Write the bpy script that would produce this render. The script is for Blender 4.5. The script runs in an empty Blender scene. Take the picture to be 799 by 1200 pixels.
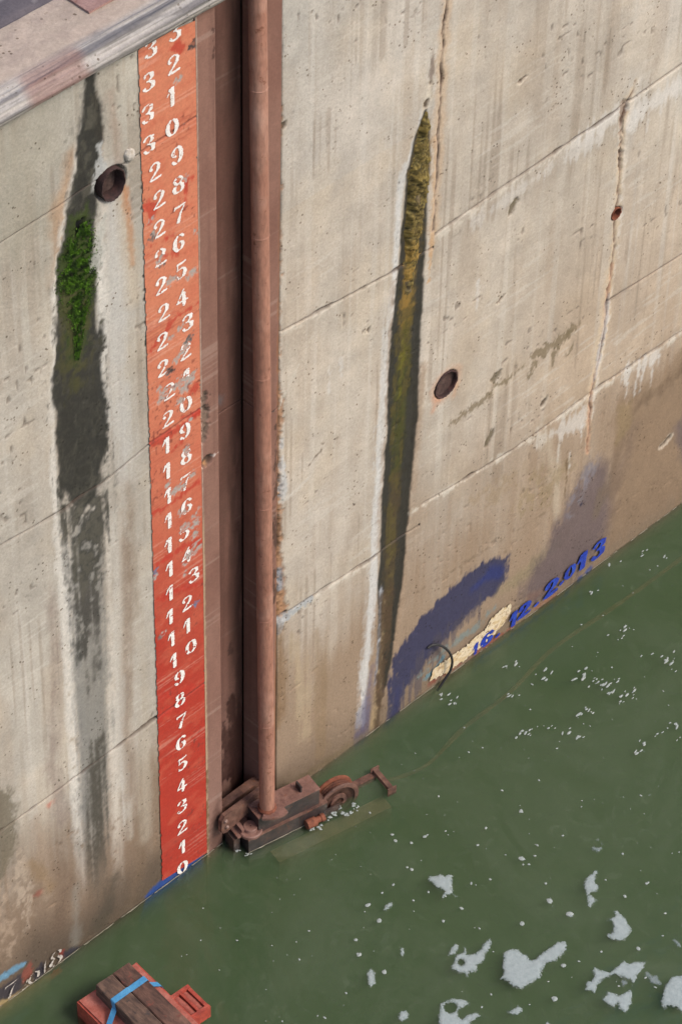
import bpy, bmesh, math, random
import numpy as np
from mathutils import Matrix, Vector

random.seed(7)
SC = bpy.context.scene
COL = SC.collection

# ------------------------------------------------------------------ camera, sky, sun, exposure
cam_data = bpy.data.cameras.new('camera')
cam = bpy.data.objects.new('camera', cam_data)
COL.objects.link(cam)
cam.matrix_world = Matrix(((0.709743, 0.488889, -0.5072, -9.07902), (-0.704213, 0.511474, -0.492421, -10.31765), (0.01868, 0.70667, 0.707297, 17.13671), (0, 0, 0, 1)))
cam_data.sensor_fit = 'VERTICAL'
cam_data.sensor_height = 36.0
cam_data.lens = 36.0 * 4000.0 / 1200.0
cam_data.shift_x = 0.5 / 1200.0
cam_data.clip_start = 0.5
cam_data.clip_end = 800.0
SC.camera = cam

SUN_EL, SUN_AZ = math.radians(47), math.radians(24)      # azimuth measured from the wall normal (-y) towards +x
world = bpy.data.worlds.new('World')
SC.world = world
world.use_nodes = True
wn = world.node_tree
for n in list(wn.nodes):
    wn.nodes.remove(n)
sky = wn.nodes.new('ShaderNodeTexSky')
sky.sky_type = 'NISHITA'
sky.sun_disc = False
sky.sun_elevation = SUN_EL
sky.sun_rotation = math.radians(180) - SUN_AZ
sky.dust_density = 3.0
sky.air_density = 1.0
bg = wn.nodes.new('ShaderNodeBackground')
bg.inputs['Strength'].default_value = 0.19
wo = wn.nodes.new('ShaderNodeOutputWorld')
wn.links.new(sky.outputs[0], bg.inputs[0])
wn.links.new(bg.outputs[0], wo.inputs[0])

sd = bpy.data.lights.new('sun', 'SUN')
sd.energy = 2.3
sd.angle = math.radians(20)
sd.color = (1.0, 0.93, 0.83)
sun = bpy.data.objects.new('sun', sd)
COL.objects.link(sun)
to_sun = Vector((math.cos(SUN_EL) * math.sin(SUN_AZ), -math.cos(SUN_EL) * math.cos(SUN_AZ), math.sin(SUN_EL)))
sun.rotation_euler = to_sun.to_track_quat('Z', 'Y').to_euler()
sun.location = (4, -8, 14)

SC.view_settings.view_transform = 'Standard'
SC.view_settings.look = 'None'
SC.view_settings.exposure = 0.10
SC.view_settings.gamma = 1.0
SC.view_settings.use_curve_mapping = False

LIT = 1.35      # lit white wall value at this exposure; observed colour / LIT = surface colour
def A(r, g, b, k=1.0):
    def f(c):
        c /= 255.0
        return (c / 12.92 if c <= 0.04045 else ((c + 0.055) / 1.055) ** 2.4) / LIT * k
    return np.array([f(r), f(g), f(b)])

# ------------------------------------------------------------------ numpy noise
def _h(ix, iy, s):
    n = (ix.astype(np.int64) * 374761393 + iy.astype(np.int64) * 668265263 + s * 144269504) & 0xffffffff
    n = ((n ^ (n >> 13)) * 1274126177) & 0xffffffff
    return ((n ^ (n >> 16)) & 0xffff) / 65535.0
def vn(x, y, s=0):
    fx, fy = np.floor(x), np.floor(y)
    tx, ty = x - fx, y - fy
    tx = tx * tx * (3 - 2 * tx); ty = ty * ty * (3 - 2 * ty)
    a = _h(fx, fy, s); b = _h(fx + 1, fy, s); c = _h(fx, fy + 1, s); d = _h(fx + 1, fy + 1, s)
    return (a * (1 - tx) + b * tx) * (1 - ty) + (c * (1 - tx) + d * tx) * ty
def fbm(x, y, s=0, o=4):
    t = 0; a = 0.5; n = 0
    for k in range(o):
        t = t + a * vn(x * 2 ** k + 17.3 * k, y * 2 ** k - 9.1 * k, s + k); n += a; a *= 0.5
    return t / n
def ss(e0, e1, x):
    t = np.clip((x - e0) / (e1 - e0), 0, 1)
    return t * t * (3 - 2 * t)

# ------------------------------------------------------------------ object helpers
def props(o, label=None, cat=None, group=None, kind=None):
    if label: o['label'] = label
    if cat: o['category'] = cat
    if group: o['group'] = group
    if kind: o['kind'] = kind
    return o
def thing(name, label, cat, loc=(0, 0, 0), group=None):
    o = bpy.data.objects.new(name, None)
    o.empty_display_size = 0.1
    COL.objects.link(o)
    o.location = loc
    return props(o, label, cat, group)
def link(name, me, mat, parent=None):
    o = bpy.data.objects.new(name, me)
    COL.objects.link(o)
    if mat is not None and not me.materials:
        me.materials.append(mat)
    if parent is not None:
        o.parent = parent
        o.matrix_parent_inverse = Matrix.Translation(parent.location).inverted()
    return o
def grid_mesh(name, X, Y, Z, col=None, wet=None, keep=None, flip=False):
    nz, nx = X.shape
    me = bpy.data.meshes.new(name)
    co = np.stack([X, Y, Z], -1).reshape(-1, 3).astype(np.float32)
    idx = np.arange(nz * nx).reshape(nz, nx)
    q = np.stack([idx[:-1, :-1], idx[:-1, 1:], idx[1:, 1:], idx[1:, :-1]], -1)
    q = q[keep] if keep is not None else q.reshape(-1, 4)
    if flip: q = q[:, ::-1]
    used = np.unique(q)
    remap = np.zeros(nz * nx, np.int64); remap[used] = np.arange(len(used))
    q = remap[q]; co = co[used]
    me.vertices.add(len(co)); me.vertices.foreach_set('co', co.ravel())
    me.loops.add(q.size); me.loops.foreach_set('vertex_index', q.ravel().astype(np.int32))
    me.polygons.add(len(q)); me.polygons.foreach_set('loop_start', np.arange(0, q.size, 4, dtype=np.int32))
    if col is not None:
        c = np.ones((len(used), 4), np.float32); c[:, :3] = col.reshape(-1, 3)[used]
        a = me.attributes.new('albedo', 'FLOAT_COLOR', 'POINT'); a.data.foreach_set('color', c.ravel())
    if wet is not None:
        a = me.attributes.new('wet', 'FLOAT', 'POINT'); a.data.foreach_set('value', wet.ravel()[used].astype(np.float32))
    me.update(calc_edges=True)
    me.polygons.foreach_set('use_smooth', np.ones(len(q), bool))
    me.validate()
    return me
def bm_obj(name, bm, mat, parent=None, smooth=False, bevel=0.0, seg=2):
    if bevel > 0:
        bmesh.ops.bevel(bm, geom=[e for e in bm.edges if len(e.link_faces) == 2 and e.calc_face_angle(0) > 0.6], offset=bevel, segments=seg, affect='EDGES', profile=0.6)
    bmesh.ops.recalc_face_normals(bm, faces=bm.faces)
    me = bpy.data.meshes.new(name)
    bm.to_mesh(me); bm.free()
    if smooth:
        me.polygons.foreach_set('use_smooth', np.ones(len(me.polygons), bool))
        try: me.set_sharp_from_angle(angle=math.radians(38))
        except Exception: pass
    return link(name, me, mat, parent)
def box(bm, c, s, M=None):
    vs = []
    for dz in (-.5, .5):
        for dx, dy in ((-.5, -.5), (.5, -.5), (.5, .5), (-.5, .5)):
            v = Vector((c[0] + dx * s[0], c[1] + dy * s[1], c[2] + dz * s[2]))
            vs.append(bm.verts.new(M @ v if M else v))
    for f in ((0, 3, 2, 1), (4, 5, 6, 7), (0, 1, 5, 4), (1, 2, 6, 5), (2, 3, 7, 6), (3, 0, 4, 7)):
        bm.faces.new([vs[i] for i in f])
def prism(bm, pts, z0, z1, M=None):
    lo = [bm.verts.new((M @ Vector((p[0], p[1], z0))) if M else Vector((p[0], p[1], z0))) for p in pts]
    hi = [bm.verts.new((M @ Vector((p[0], p[1], z1))) if M else Vector((p[0], p[1], z1))) for p in pts]
    n = len(pts)
    bm.faces.new(lo[::-1]); bm.faces.new(hi)
    for i in range(n):
        bm.faces.new([lo[i], lo[(i + 1) % n], hi[(i + 1) % n], hi[i]])
def lathe(bm, prof, M, n=32, cap=True):
    rings = []
    for r, h in prof:
        rings.append([bm.verts.new(M @ Vector((r * math.cos(2 * math.pi * k / n), r * math.sin(2 * math.pi * k / n), h))) for k in range(n)])
    for a, b in zip(rings, rings[1:]):
        for k in range(n):
            bm.faces.new([a[k], a[(k + 1) % n], b[(k + 1) % n], b[k]])
    if cap:
        bm.faces.new(rings[0][::-1]); bm.faces.new(rings[-1])
def tube(bm, pts, r, n=8, closed=False):
    rings = []
    P = [Vector(p) for p in pts]
    m = len(P)
    for i, p in enumerate(P):
        if closed: t = P[(i + 1) % m] - P[i - 1]
        else: t = P[min(i + 1, m - 1)] - P[max(i - 1, 0)]
        t.normalize()
        u = t.orthogonal() if i == 0 else (prev - t * prev.dot(t))
        u.normalize(); prev = u
        w = t.cross(u)
        rr = r[i] if isinstance(r, (list, tuple)) else r
        rings.append([bm.verts.new(p + (u * math.cos(2 * math.pi * k / n) + w * math.sin(2 * math.pi * k / n)) * rr) for k in range(n)])
    for i in range(m if closed else m - 1):
        a, b = rings[i], rings[(i + 1) % m]
        for k in range(n):
            bm.faces.new([a[k], a[(k + 1) % n], b[(k + 1) % n], b[k]])
    if not closed:
        bm.faces.new(rings[0][::-1]); bm.faces.new(rings[-1])

# ------------------------------------------------------------------ materials
def newmat(name):
    m = bpy.data.materials.new(name); m.use_nodes = True
    nt = m.node_tree
    for n in list(nt.nodes): nt.nodes.remove(n)
    out = nt.nodes.new('ShaderNodeOutputMaterial')
    b = nt.nodes.new('ShaderNodeBsdfPrincipled')
    nt.links.new(b.outputs[0], out.inputs[0])
    return m, nt, b, out
def nd(nt, t, **kw):
    n = nt.nodes.new(t)
    for k, v in kw.items():
        if hasattr(n, k) and not k[0].isupper(): setattr(n, k, v)
        else: n.inputs[k.replace('_', ' ')].default_value = v
    return n
def noise(nt, vec, scale, detail=4, rough=0.6, stretch=None):
    t = nd(nt, 'ShaderNodeTexNoise', Scale=scale, Detail=detail, Roughness=rough)
    if stretch:
        mp = nt.nodes.new('ShaderNodeMapping'); mp.inputs['Scale'].default_value = stretch
        nt.links.new(vec, mp.inputs[0]); nt.links.new(mp.outputs[0], t.inputs['Vector'])
    else: nt.links.new(vec, t.inputs['Vector'])
    return t.outputs[0]
def ramp(nt, fac, stops):
    r = nt.nodes.new('ShaderNodeValToRGB')
    e = r.color_ramp.elements
    while len(e) < len(stops): e.new(0.5)
    for i, (p, c) in enumerate(stops):
        e[i].position = p
        e[i].color = (c, c, c, 1) if isinstance(c, (int, float)) else (*c, 1)
    nt.links.new(fac, r.inputs[0])
    return r.outputs[0]
def mixc(nt, fac, a, b, mode='MIX'):
    m = nt.nodes.new('ShaderNodeMix'); m.data_type = 'RGBA'; m.blend_type = mode
    for s, v in ((m.inputs[0], fac), (m.inputs[6], a), (m.inputs[7], b)):
        if hasattr(v, 'is_output'): nt.links.new(v, s)
        elif isinstance(v, (int, float)): s.default_value = v
        else: s.default_value = (*v, 1)
    return m.outputs[2]
def bump(nt, b, h, strength=0.5, dist=0.01, prev=None):
    n = nd(nt, 'ShaderNodeBump', Strength=strength, Distance=dist)
    nt.links.new(h, n.inputs['Height'])
    if prev: nt.links.new(prev, n.inputs['Normal'])
    nt.links.new(n.outputs[0], b.inputs['Normal'])
    return n.outputs[0]
def pos(nt):
    return nt.nodes.new('ShaderNodeNewGeometry').outputs['Position']

def painted_surface(name, speck=0.22, r0=0.92, r1=0.35, bstr=0.6, bdist=0.006, pits=True):
    """surface whose own colour (paint, stains, algae) sits in the mesh, with fine procedural grain and relief"""
    m, nt, b, out = newmat(name)
    at = nd(nt, 'ShaderNodeAttribute', attribute_name='albedo')
    wt = nd(nt, 'ShaderNodeAttribute', attribute_name='wet')
    P = pos(nt)
    n1 = noise(nt, P, 55, 6, 0.7)
    n2 = noise(nt, P, 210, 3, 0.7)
    c = mixc(nt, 1.0, at.outputs['Color'], ramp(nt, n1, [(0.3, 1 - speck), (0.7, 1 + speck * 0.9)]), 'MULTIPLY')
    c = mixc(nt, 1.0, c, ramp(nt, n2, [(0.32, 1 - speck * 0.9), (0.5, 1.0), (0.72, 1 + speck * 0.5)]), 'MULTIPLY')
    if pits:
        v = nd(nt, 'ShaderNodeTexVoronoi', Scale=26, Randomness=1.0); nt.links.new(P, v.inputs['Vector'])
        rr = nt.nodes.new('ShaderNodeMath'); rr.operation = 'LESS_THAN'; rr.inputs[1].default_value = 0.19
        nt.links.new(v.outputs['Distance'], rr.inputs[0])
        n3 = noise(nt, P, 5, 2, 0.5)
        gate = ramp(nt, n3, [(0.52, 0.0), (0.62, 1.0)])
        mm = nt.nodes.new('ShaderNodeMath'); mm.operation = 'MULTIPLY'
        nt.links.new(rr.outputs[0], mm.inputs[0]); nt.links.new(gate, mm.inputs[1])
        c = mixc(nt, mm.outputs[0], c, mixc(nt, 1.0, c, (0.42, 0.38, 0.34), 'MULTIPLY'))
    nt.links.new(c, b.inputs['Base Color'])
    mr = nd(nt, 'ShaderNodeMapRange'); mr.inputs['To Min'].default_value = r0; mr.inputs['To Max'].default_value = r1
    nt.links.new(wt.outputs['Fac'], mr.inputs['Value']); nt.links.new(mr.outputs[0], b.inputs['Roughness'])
    b.inputs['Specular IOR Level'].default_value = 0.3
    p = bump(nt, b, n1, bstr, bdist)
    bump(nt, b, n2, bstr * 0.8, bdist * 0.5, p)
    return m
def grimy(name, base, dark, light, scale=18, r=0.7, metal=0.0, bstr=0.4, bdist=0.004, stretch=None, spots=None):
    m, nt, b, out = newmat(name)
    P = nt.nodes.new('ShaderNodeTexCoord').outputs['Object']
    n1 = noise(nt, P, scale, 6, 0.65, stretch); n2 = noise(nt, P, scale * 6, 4, 0.7, stretch); n3 = noise(nt, P, scale * 0.35, 3, 0.6)
    c = mixc(nt, ramp(nt, n1, [(0.35, 0.0), (0.68, 1.0)]), tuple(dark), tuple(base))
    c = mixc(nt, ramp(nt, n3, [(0.5, 0.0), (0.75, 0.8)]), c, tuple(light))
    c = mixc(nt, 1.0, c, ramp(nt, n2, [(0.3, 0.72), (0.7, 1.22)]), 'MULTIPLY')
    if spots is not None:
        n4 = noise(nt, P, scale * 1.7, 5, 0.7)
        c = mixc(nt, ramp(nt, n4, [(0.6, 0.0), (0.66, 1.0)]), c, tuple(spots))
    nt.links.new(c, b.inputs['Base Color'])
    b.inputs['Metallic'].default_value = metal
    nt.links.new(ramp(nt, n1, [(0.2, min(1, r + 0.15)), (0.8, max(0.1, r - 0.15))]), b.inputs['Roughness'])
    p = bump(nt, b, n1, bstr, bdist); bump(nt, b, n2, bstr * 0.7, bdist * 0.4, p)
    return m

MAT = {}
MAT['concrete'] = painted_surface('stained_concrete', speck=0.16)
MAT['gauge'] = painted_surface('gauge_paint', speck=0.13, r0=0.7, r1=0.5, bstr=0.35, bdist=0.003, pits=False)
MAT['steelpaint'] = painted_surface('painted_slot_steel', speck=0.12, r0=0.75, r1=0.3, bstr=0.3, bdist=0.003, pits=False)
MAT['quay'] = painted_surface('quay_concrete', speck=0.15)
MAT['core'] = grimy('inner_concrete', A(120, 108, 92), A(80, 72, 60), A(140, 128, 110))
MAT['white'] = grimy('white_stencil_paint', A(250, 246, 240, 1.1), A(232, 222, 214, 1.05), A(252, 248, 246, 1.12), 60, 0.8, spots=A(232, 200, 184))
MAT['pipe'] = grimy('rust_primed_pipe', A(186, 134, 112), A(160, 110, 90), A(198, 156, 136), 9, 0.62, stretch=(1, 1, 0.25), spots=A(138, 88, 68))
MAT['rust'] = grimy('wet_rusty_steel', A(130, 94, 80), A(78, 52, 44), A(152, 116, 100), 20, 0.55, spots=A(140, 88, 58))
MAT['darksteel'] = grimy('dark_wet_steel', A(70, 60, 58), A(42, 38, 40), A(110, 84, 72), 16, 0.38, spots=A(104, 70, 54))
MAT['plate'] = grimy('brown_primed_plate', A(146, 108, 96), A(108, 74, 64), A(164, 126, 112), 22, 0.6, spots=A(128, 80, 60))
MAT['orange_rust'] = grimy('orange_rust', A(150, 84, 56), A(104, 58, 42), A(172, 104, 70), 30, 0.85)
MAT['rope'] = grimy('rusty_wire_rope', A(128, 74, 52), A(76, 46, 36), A(146, 92, 66), 60, 0.8)
MAT['bolt'] = grimy('worn_bolt', A(160, 130, 118), A(110, 84, 74), A(180, 150, 136), 80, 0.45)
MAT['hole'] = grimy('socket_rust', A(92, 66, 58), A(60, 42, 38), A(120, 100, 90), 30, 0.85)
MAT['hole_dark'] = grimy('socket_shell', A(74, 46, 42), A(48, 32, 30), A(96, 60, 54), 40, 0.8)
MAT['lime'] = grimy('lime_crust', A(214, 206, 194), A(180, 168, 152), A(228, 222, 214), 60, 0.9, bstr=0.8)
MAT['red'] = grimy('faded_red_paint', A(192, 112, 98), A(164, 84, 70), A(206, 138, 126), 22, 0.75, spots=A(160, 70, 56))
MAT['redside'] = grimy('red_hull_paint', A(196, 86, 68), A(150, 58, 46), A(206, 112, 94), 22, 0.6, spots=A(120, 52, 42))
MAT['timber'] = grimy('weathered_timber', A(124, 96, 80), A(70, 54, 48), A(150, 120, 102), 9, 0.85, stretch=(4, 0.9, 4), bstr=0.9, spots=A(70, 58, 54))
MAT['timber_b'] = grimy('reddish_timber', A(118, 84, 70), A(68, 48, 42), A(142, 104, 88), 9, 0.85, stretch=(4, 0.9, 4), bstr=0.9, spots=A(120, 70, 58))
MAT['strap'] = grimy('blue_webbing', A(82, 160, 210), A(66, 140, 192), A(104, 178, 222), 40, 0.6)
MAT['bluepaint'] = grimy('blue_lettering_paint', A(18, 60, 184), A(10, 40, 140), A(48, 92, 196), 55, 0.85, spots=A(64, 74, 120))
MAT['oldwhite'] = grimy('worn_white_lettering', A(222, 214, 204), A(190, 176, 160), A(236, 230, 222), 40, 0.85, spots=A(150, 120, 105))
MAT['foam'] = grimy('grey_foam', A(180, 190, 191, 0.92), A(166, 177, 179, 0.92), A(192, 201, 202, 0.92), 30, 0.9, bstr=0.6, bdist=0.006)
MAT['foam_dull'] = grimy('thin_foam_film', A(150, 164, 166, 0.8), A(136, 152, 152, 0.8), A(164, 178, 180, 0.8), 22, 0.9)
MAT['black'] = grimy('black_rubber', A(46, 44, 44), A(34, 32, 34), A(58, 56, 56), 30, 0.6)
MAT['asphalt'] = grimy('dark_asphalt', A(104, 98, 102), A(78, 74, 80), A(150, 140, 140), 30, 0.9, bstr=1.0, bdist=0.01)
def leafmat():
    m, nt, b, out = newmat('green_moss')
    oi = nt.nodes.new('ShaderNodeNewGeometry')
    c = ramp(nt, noise(nt, oi.outputs['Position'], 24, 5), [(0.36, (0.022, 0.026, 0.010)), (0.46, (0.05, 0.10, 0.012)), (0.58, (0.12, 0.25, 0.014)), (0.74, (0.19, 0.34, 0.03))])
    nt.links.new(c, b.inputs['Base Color']); b.inputs['Roughness'].default_value = 0.7
    return m
MAT['moss'] = leafmat()

def foammat(name, c1, c2, cover):
    m, nt, b, out = newmat(name)
    P = pos(nt)
    n1 = noise(nt, P, 34, 5, .7); n2 = noise(nt, P, 130, 3, .7)
    c = mixc(nt, ramp(nt, n1, [(.35, 0.), (.65, 1.)]), tuple(c2), tuple(c1))
    c = mixc(nt, 1.0, c, ramp(nt, n2, [(.3, .86), (.7, 1.1)]), 'MULTIPLY')
    nt.links.new(c, b.inputs['Base Color']); b.inputs['Roughness'].default_value = .85
    p = bump(nt, b, n1, .4, .004); bump(nt, b, n2, .5, .002, p)
    at = nd(nt, 'ShaderNodeAttribute', attribute_name='wet')          # froth thickness: thin lacy rim, dense middle
    a = nt.nodes.new('ShaderNodeMath'); a.operation = 'ADD'
    nt.links.new(at.outputs['Fac'], a.inputs[0])
    k = nt.nodes.new('ShaderNodeMath'); k.operation = 'MULTIPLY_ADD'; k.inputs[1].default_value = 1.6; k.inputs[2].default_value = -.8
    nt.links.new(noise(nt, P, 75, 4, .7), k.inputs[0]); nt.links.new(k.outputs[0], a.inputs[1])
    al = ramp(nt, a.outputs[0], [(.12, 0.), (.42, cover * .75), (.85, cover)])
    tr = nt.nodes.new('ShaderNodeBsdfTransparent'); mx = nt.nodes.new('ShaderNodeMixShader')
    nt.links.new(al, mx.inputs[0]); nt.links.new(tr.outputs[0], mx.inputs[1]); nt.links.new(b.outputs[0], mx.inputs[2]); nt.links.new(mx.outputs[0], out.inputs[0])
    return m
MAT['foam'] = foammat('grey_foam', A(196, 207, 208, .92), A(178, 191, 192, .92), .80)
MAT['foam_dull'] = foammat('thin_foam_film', A(180, 192, 196, .8), A(160, 174, 178, .8), .62)

# ------------------------------------------------------------------ painter: stains, algae, cracks and recesses laid on the wall in wall metres (x, z)
class Paint:
    def __init__(s, X, Z, base):
        s.X, s.Z = X.ravel(), Z.ravel()
        s.sh = X.shape
        s.col = np.tile(np.asarray(base, float), (s.X.size, 1)) if np.ndim(base) == 1 else base.reshape(-1, 3).copy()
        s.h = np.zeros(s.X.size); s.wet = np.zeros(s.X.size)
        # two warp fields so that no edge is clean
        s.w1 = fbm(s.X * 14, s.Z * 7, 11, 4) - 0.5
        s.w2 = fbm(s.X * 60, s.Z * 40, 23, 3) - 0.5
        s.st = fbm(s.X * 38, s.Z * 1.1, 31, 4) - 0.5      # vertical drip streaks
        s.blot = fbm(s.X * 24, s.Z * 20, 47, 4)
    def sub(s, pts, m):
        p = np.asarray(pts, float)
        return np.nonzero((s.X > p[:, 0].min() - m) & (s.X < p[:, 0].max() + m) & (s.Z > p[:, 1].min() - m) & (s.Z < p[:, 1].max() + m))[0]
    def sd_line(s, i, pts, ws):
        x, z = s.X[i], s.Z[i]
        d = np.full(len(i), 9e9)
        if np.isscalar(ws): ws = [ws] * len(pts)
        if len(pts) == 1: return np.hypot(x - pts[0][0], z - pts[0][1]) - ws[0] / 2
        for (a, b, wa, wb) in zip(pts, pts[1:], ws, ws[1:]):
            dx, dz = b[0] - a[0], b[1] - a[1]
            t = np.clip(((x - a[0]) * dx + (z - a[1]) * dz) / (dx * dx + dz * dz + 1e-12), 0, 1)
            d = np.minimum(d, np.hypot(x - a[0] - t * dx, z - a[1] - t * dz) - (wa + (wb - wa) * t) / 2)
        return d
    def sd_poly(s, i, pts):
        x, z = s.X[i], s.Z[i]
        d = np.full(len(i), 9e9); ins = np.zeros(len(i), bool)
        n = len(pts)
        for k in range(n):
            a, b = pts[k], pts[(k + 1) % n]
            dx, dz = b[0] - a[0], b[1] - a[1]
            t = np.clip(((x - a[0]) * dx + (z - a[1]) * dz) / (dx * dx + dz * dz + 1e-12), 0, 1)
            d = np.minimum(d, np.hypot(x - a[0] - t * dx, z - a[1] - t * dz))
            c = ((a[1] > z) != (b[1] > z)) & (x < (b[0] - a[0]) * (z - a[1]) / (b[1] - a[1] + 1e-12) + a[0])
            ins ^= c
        return np.where(ins, -d, d)
    def put(s, pts, ws=None, col=None, a=1.0, soft=0.02, warp=0.05, fine=0.02, streak=0.0, wet=None, h=0.0, brk=0.0, colvar=0.12, hs=None, fade=None):
        m = (0 if ws is None else np.max(ws)) / 2 + soft + warp + fine + streak
        i = s.sub(pts, m)
        if len(i) == 0: return
        d = s.sd_poly(i, pts) if ws is None else s.sd_line(i, pts, ws)
        d = d + warp * s.w1[i] * 2 + fine * s.w2[i] * 2 + streak * s.st[i] * 2
        k = ss(soft, -soft, d)
        if fade: k = k * ss(fade[1], fade[0], s.Z[i] + .5 * s.st[i] + .3 * s.w1[i])
        if brk: k = k * ss(brk - 0.12, brk + 0.12, s.blot[i])
        if col is not None:
            c = np.asarray(col) * (1 + colvar * 2 * (s.w2[i] + s.w1[i]))[:, None]
            kk = (k * a)[:, None]
            s.col[i] = s.col[i] * (1 - kk) + np.clip(c, 0, 1) * kk
        if wet is not None: s.wet[i] = np.maximum(s.wet[i] * (1 - k), k * wet)
        if h: s.h[i] += h * (k if hs is None else ss(hs, -hs, d))
        return i, k
    def tint(s, k, col):
        k = np.asarray(k)[:, None]
        s.col = s.col * (1 - k) + np.asarray(col) * k
    def mul(s, f):
        s.col = s.col * f[:, None]

def wander(pts, step, amp, seed):
    r = random.Random(seed); out = []
    for a, b in zip(pts, pts[1:]):
        n = max(1, int(math.hypot(b[0] - a[0], b[1] - a[1]) / step))
        for k in range(n):
            t = k / n; out.append((a[0] + (b[0] - a[0]) * t + r.uniform(-amp, amp), a[1] + (b[1] - a[1]) * t))
    return out + [pts[-1]]
def wall_paint(X, Z):
    """every mark on the lock wall"""
    x, z = X.ravel(), Z.ravel()
    left = (x < 0.45)
    base = np.where(left[:, None], A(192, 183, 169), A(201, 190, 176))
    p = Paint(X, Z, base)
    n0 = fbm(x * 0.9, z * 0.8, 3, 5); n1 = fbm(x * 3.0, z * 2.2, 5, 5); n2 = fbm(x * 11, z * 9, 8, 4)
    p.tint(ss(0.42, 0.7, n0) * 0.5, A(182, 172, 158))
    p.tint(ss(0.48, 0.72, n1) * 0.45, A(206, 190, 168))
    p.tint(ss(0.5, 0.7, fbm(x * 5, z * 1.2, 77, 4)) * 0.35, A(176, 158, 138))
    # grey upper parts
    p.tint(ss(4.9, 6.3, z + (n1 - .5)) * ss(1.9, 0.9, x + (n2 - .5) * .4) * 0.55 * (x > 0.45), A(170, 167, 158))
    p.tint(ss(4.6, 6.4, z + (n1 - .5)) * left * 0.55, A(168, 162, 148))
    p.tint(ss(2.4, 4.0, x) * ss(4.1, 2.2, z) * 0.75, A(200, 176, 150))
    # formwork: faint level board lines and drip lines
    p.mul(1 + 0.05 * (vn(x * 0.8, z * 34, 91) - .5) + 0.07 * (vn(x * 0.4, z * 9, 92) - .5))
    st = fbm(x * 22, z * 0.45, 61, 4)
    p.tint(ss(0.55, 0.72, st) * ss(0.3, 0.65, fbm(x * 2, z * 1.5, 62, 3)) * 0.42, A(158, 142, 124))
    p.tint(ss(0.57, 0.74, fbm(x * 17, z * 0.35, 63, 4)) * 0.35, A(212, 204, 192))
    ln = vn(x * 42, z * 0.7, 64) * ss(0.35, 0.7, vn(x * 3, z * 1.7, 65))
    p.tint(ss(0.66, 0.86, ln) * 0.38, A(140, 122, 104))
    p.mul(1 + 0.26 * (n2 - .5))
    n4 = fbm(x * 1.7, z * 1.1, 44, 5)
    p.mul(1 + 0.42 * (n4 - .5)[:] * ss(.1, .9, z))
    pi_ = np.floor((z + 40.2) / 2.26) * 3 + (x > .45) + (x > 2.28) + (x > 3.95)
    hv = _h(pi_, pi_ * 0, 5); p.mul(.95 + .09 * hv); p.col *= (1 + np.outer(_h(pi_, pi_ * 0 + 3, 6) - .5, [.035, .0, -.05]))
    sc = ss(0.70, 0.80, vn(x * 5 + z * 3, z * 46 - x * 2, 66)) * ss(0.5, 0.8, vn(x * 2.2, z * 2.5, 67))
    p.tint(sc * 0.3, A(216, 208, 196))
    # small pocks
    pk = ss(0.84, 0.92, vn(x * 30, z * 30, 71)) * ss(0.62, 0.8, vn(x * 3, z * 3, 72))
    p.tint(pk * 0.6, A(110, 98, 86)); p.h -= pk * 0.006
    # tide zone: brown and damp towards the water
    low = ss(np.where(left, 1.95, 2.15), np.where(left, 0.5, 0.75), z + (fbm(x * 2.2, z * 1.3, 13, 4) - .5) * 1.3 + (st - .5) * 0.8)
    p.tint(low * np.where(left, 0.92, 0.95), np.where(left[:, None], A(134, 111, 90), A(156, 133, 110)))
    p.tint(ss(0.62, 0.1, z + (n1 - .5) * 0.5) * np.where(left, 0.9, 0.75), np.where(left[:, None], A(96, 82, 68), A(128, 109, 90)))
    p.wet = np.maximum(p.wet, ss(0.25, 0.0, z + (n2 - .5) * .15) * 0.8)
    Wt = A(214, 204, 190); Lime = A(222, 216, 206); Or = A(196, 146, 98); Bk = A(44, 43, 38); Gb = A(126, 126, 122)

    # ---- left section
    if x.min() < 0.45:
        p.put([(-0.961, 5.874), (-0.629, 5.678), (-0.574, 6.694), (-0.91, 6.612)], None, A(166, 160, 142), 0.5, 0.2, 0.2)
        p.put([(-0.605, 5.489), (-0.544, 5.969), (-0.45, 6.249)], [.03,.09,.05], Or, 0.5, 0.06, .04)
        p.put([(-0.315, 6.565), (-0.403, 6.277), (-0.461, 6.033), (-0.532, 5.763), (-0.608, 5.432), (-0.654, 4.8), (-0.69, 4.128), (-0.687, 3.596), (-0.666, 3.028), (-0.66, 2.226), (-0.658, 1.456), (-0.648, 0.638), (-0.636, 0.119)], [.02,.03,.04,.06,.05,.045,.05,.06,.07,.08,.09,.08,.06], Lime, 0.8, 0.022, .03, .010, .012, brk=.28, fade=(1.5, .35))
        p.put([(-0.706, 5.137), (-0.773, 4.184), (-0.776, 3.248)], .05, A(196, 186, 172), 0.6, 0.04, .03)
        p.put([(-0.227, 3.814), (-0.242, 2.86), (-0.234, 1.741), (-0.234, 0.701)], [.05,.08,.1,.06], A(190, 180, 166), 0.7, 0.04, .04, .02, .02)
        p.put([(-0.165, 3.771), (-0.144, 3.212), (-0.123, 2.629)], [.04,.06,.03], A(146, 126, 106), 0.55, 0.05, .04)
        p.put([(-0.76, 3.306), (-0.772, 2.607), (-0.828, 1.828), (-0.774, 1.315)], [.04,.07,.09,.09], A(156, 140, 128), 0.75, 0.05, .05, .02, .03)
        p.put([(-0.217, 6.007), (-0.175, 5.23), (-0.224, 4.587), (-0.165, 3.771)], [.10,.16,.12,.06], A(204, 200, 193), 0.75, 0.07, .06, .02, .03)
        p.put([(-0.205, 3.53), (-0.202, 2.687), (-0.254, 1.757), (-0.228, 1.105)], [.03,.08,.10,.06], A(140, 118, 98), 0.65, 0.05, .04, .02, .03)
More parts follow.
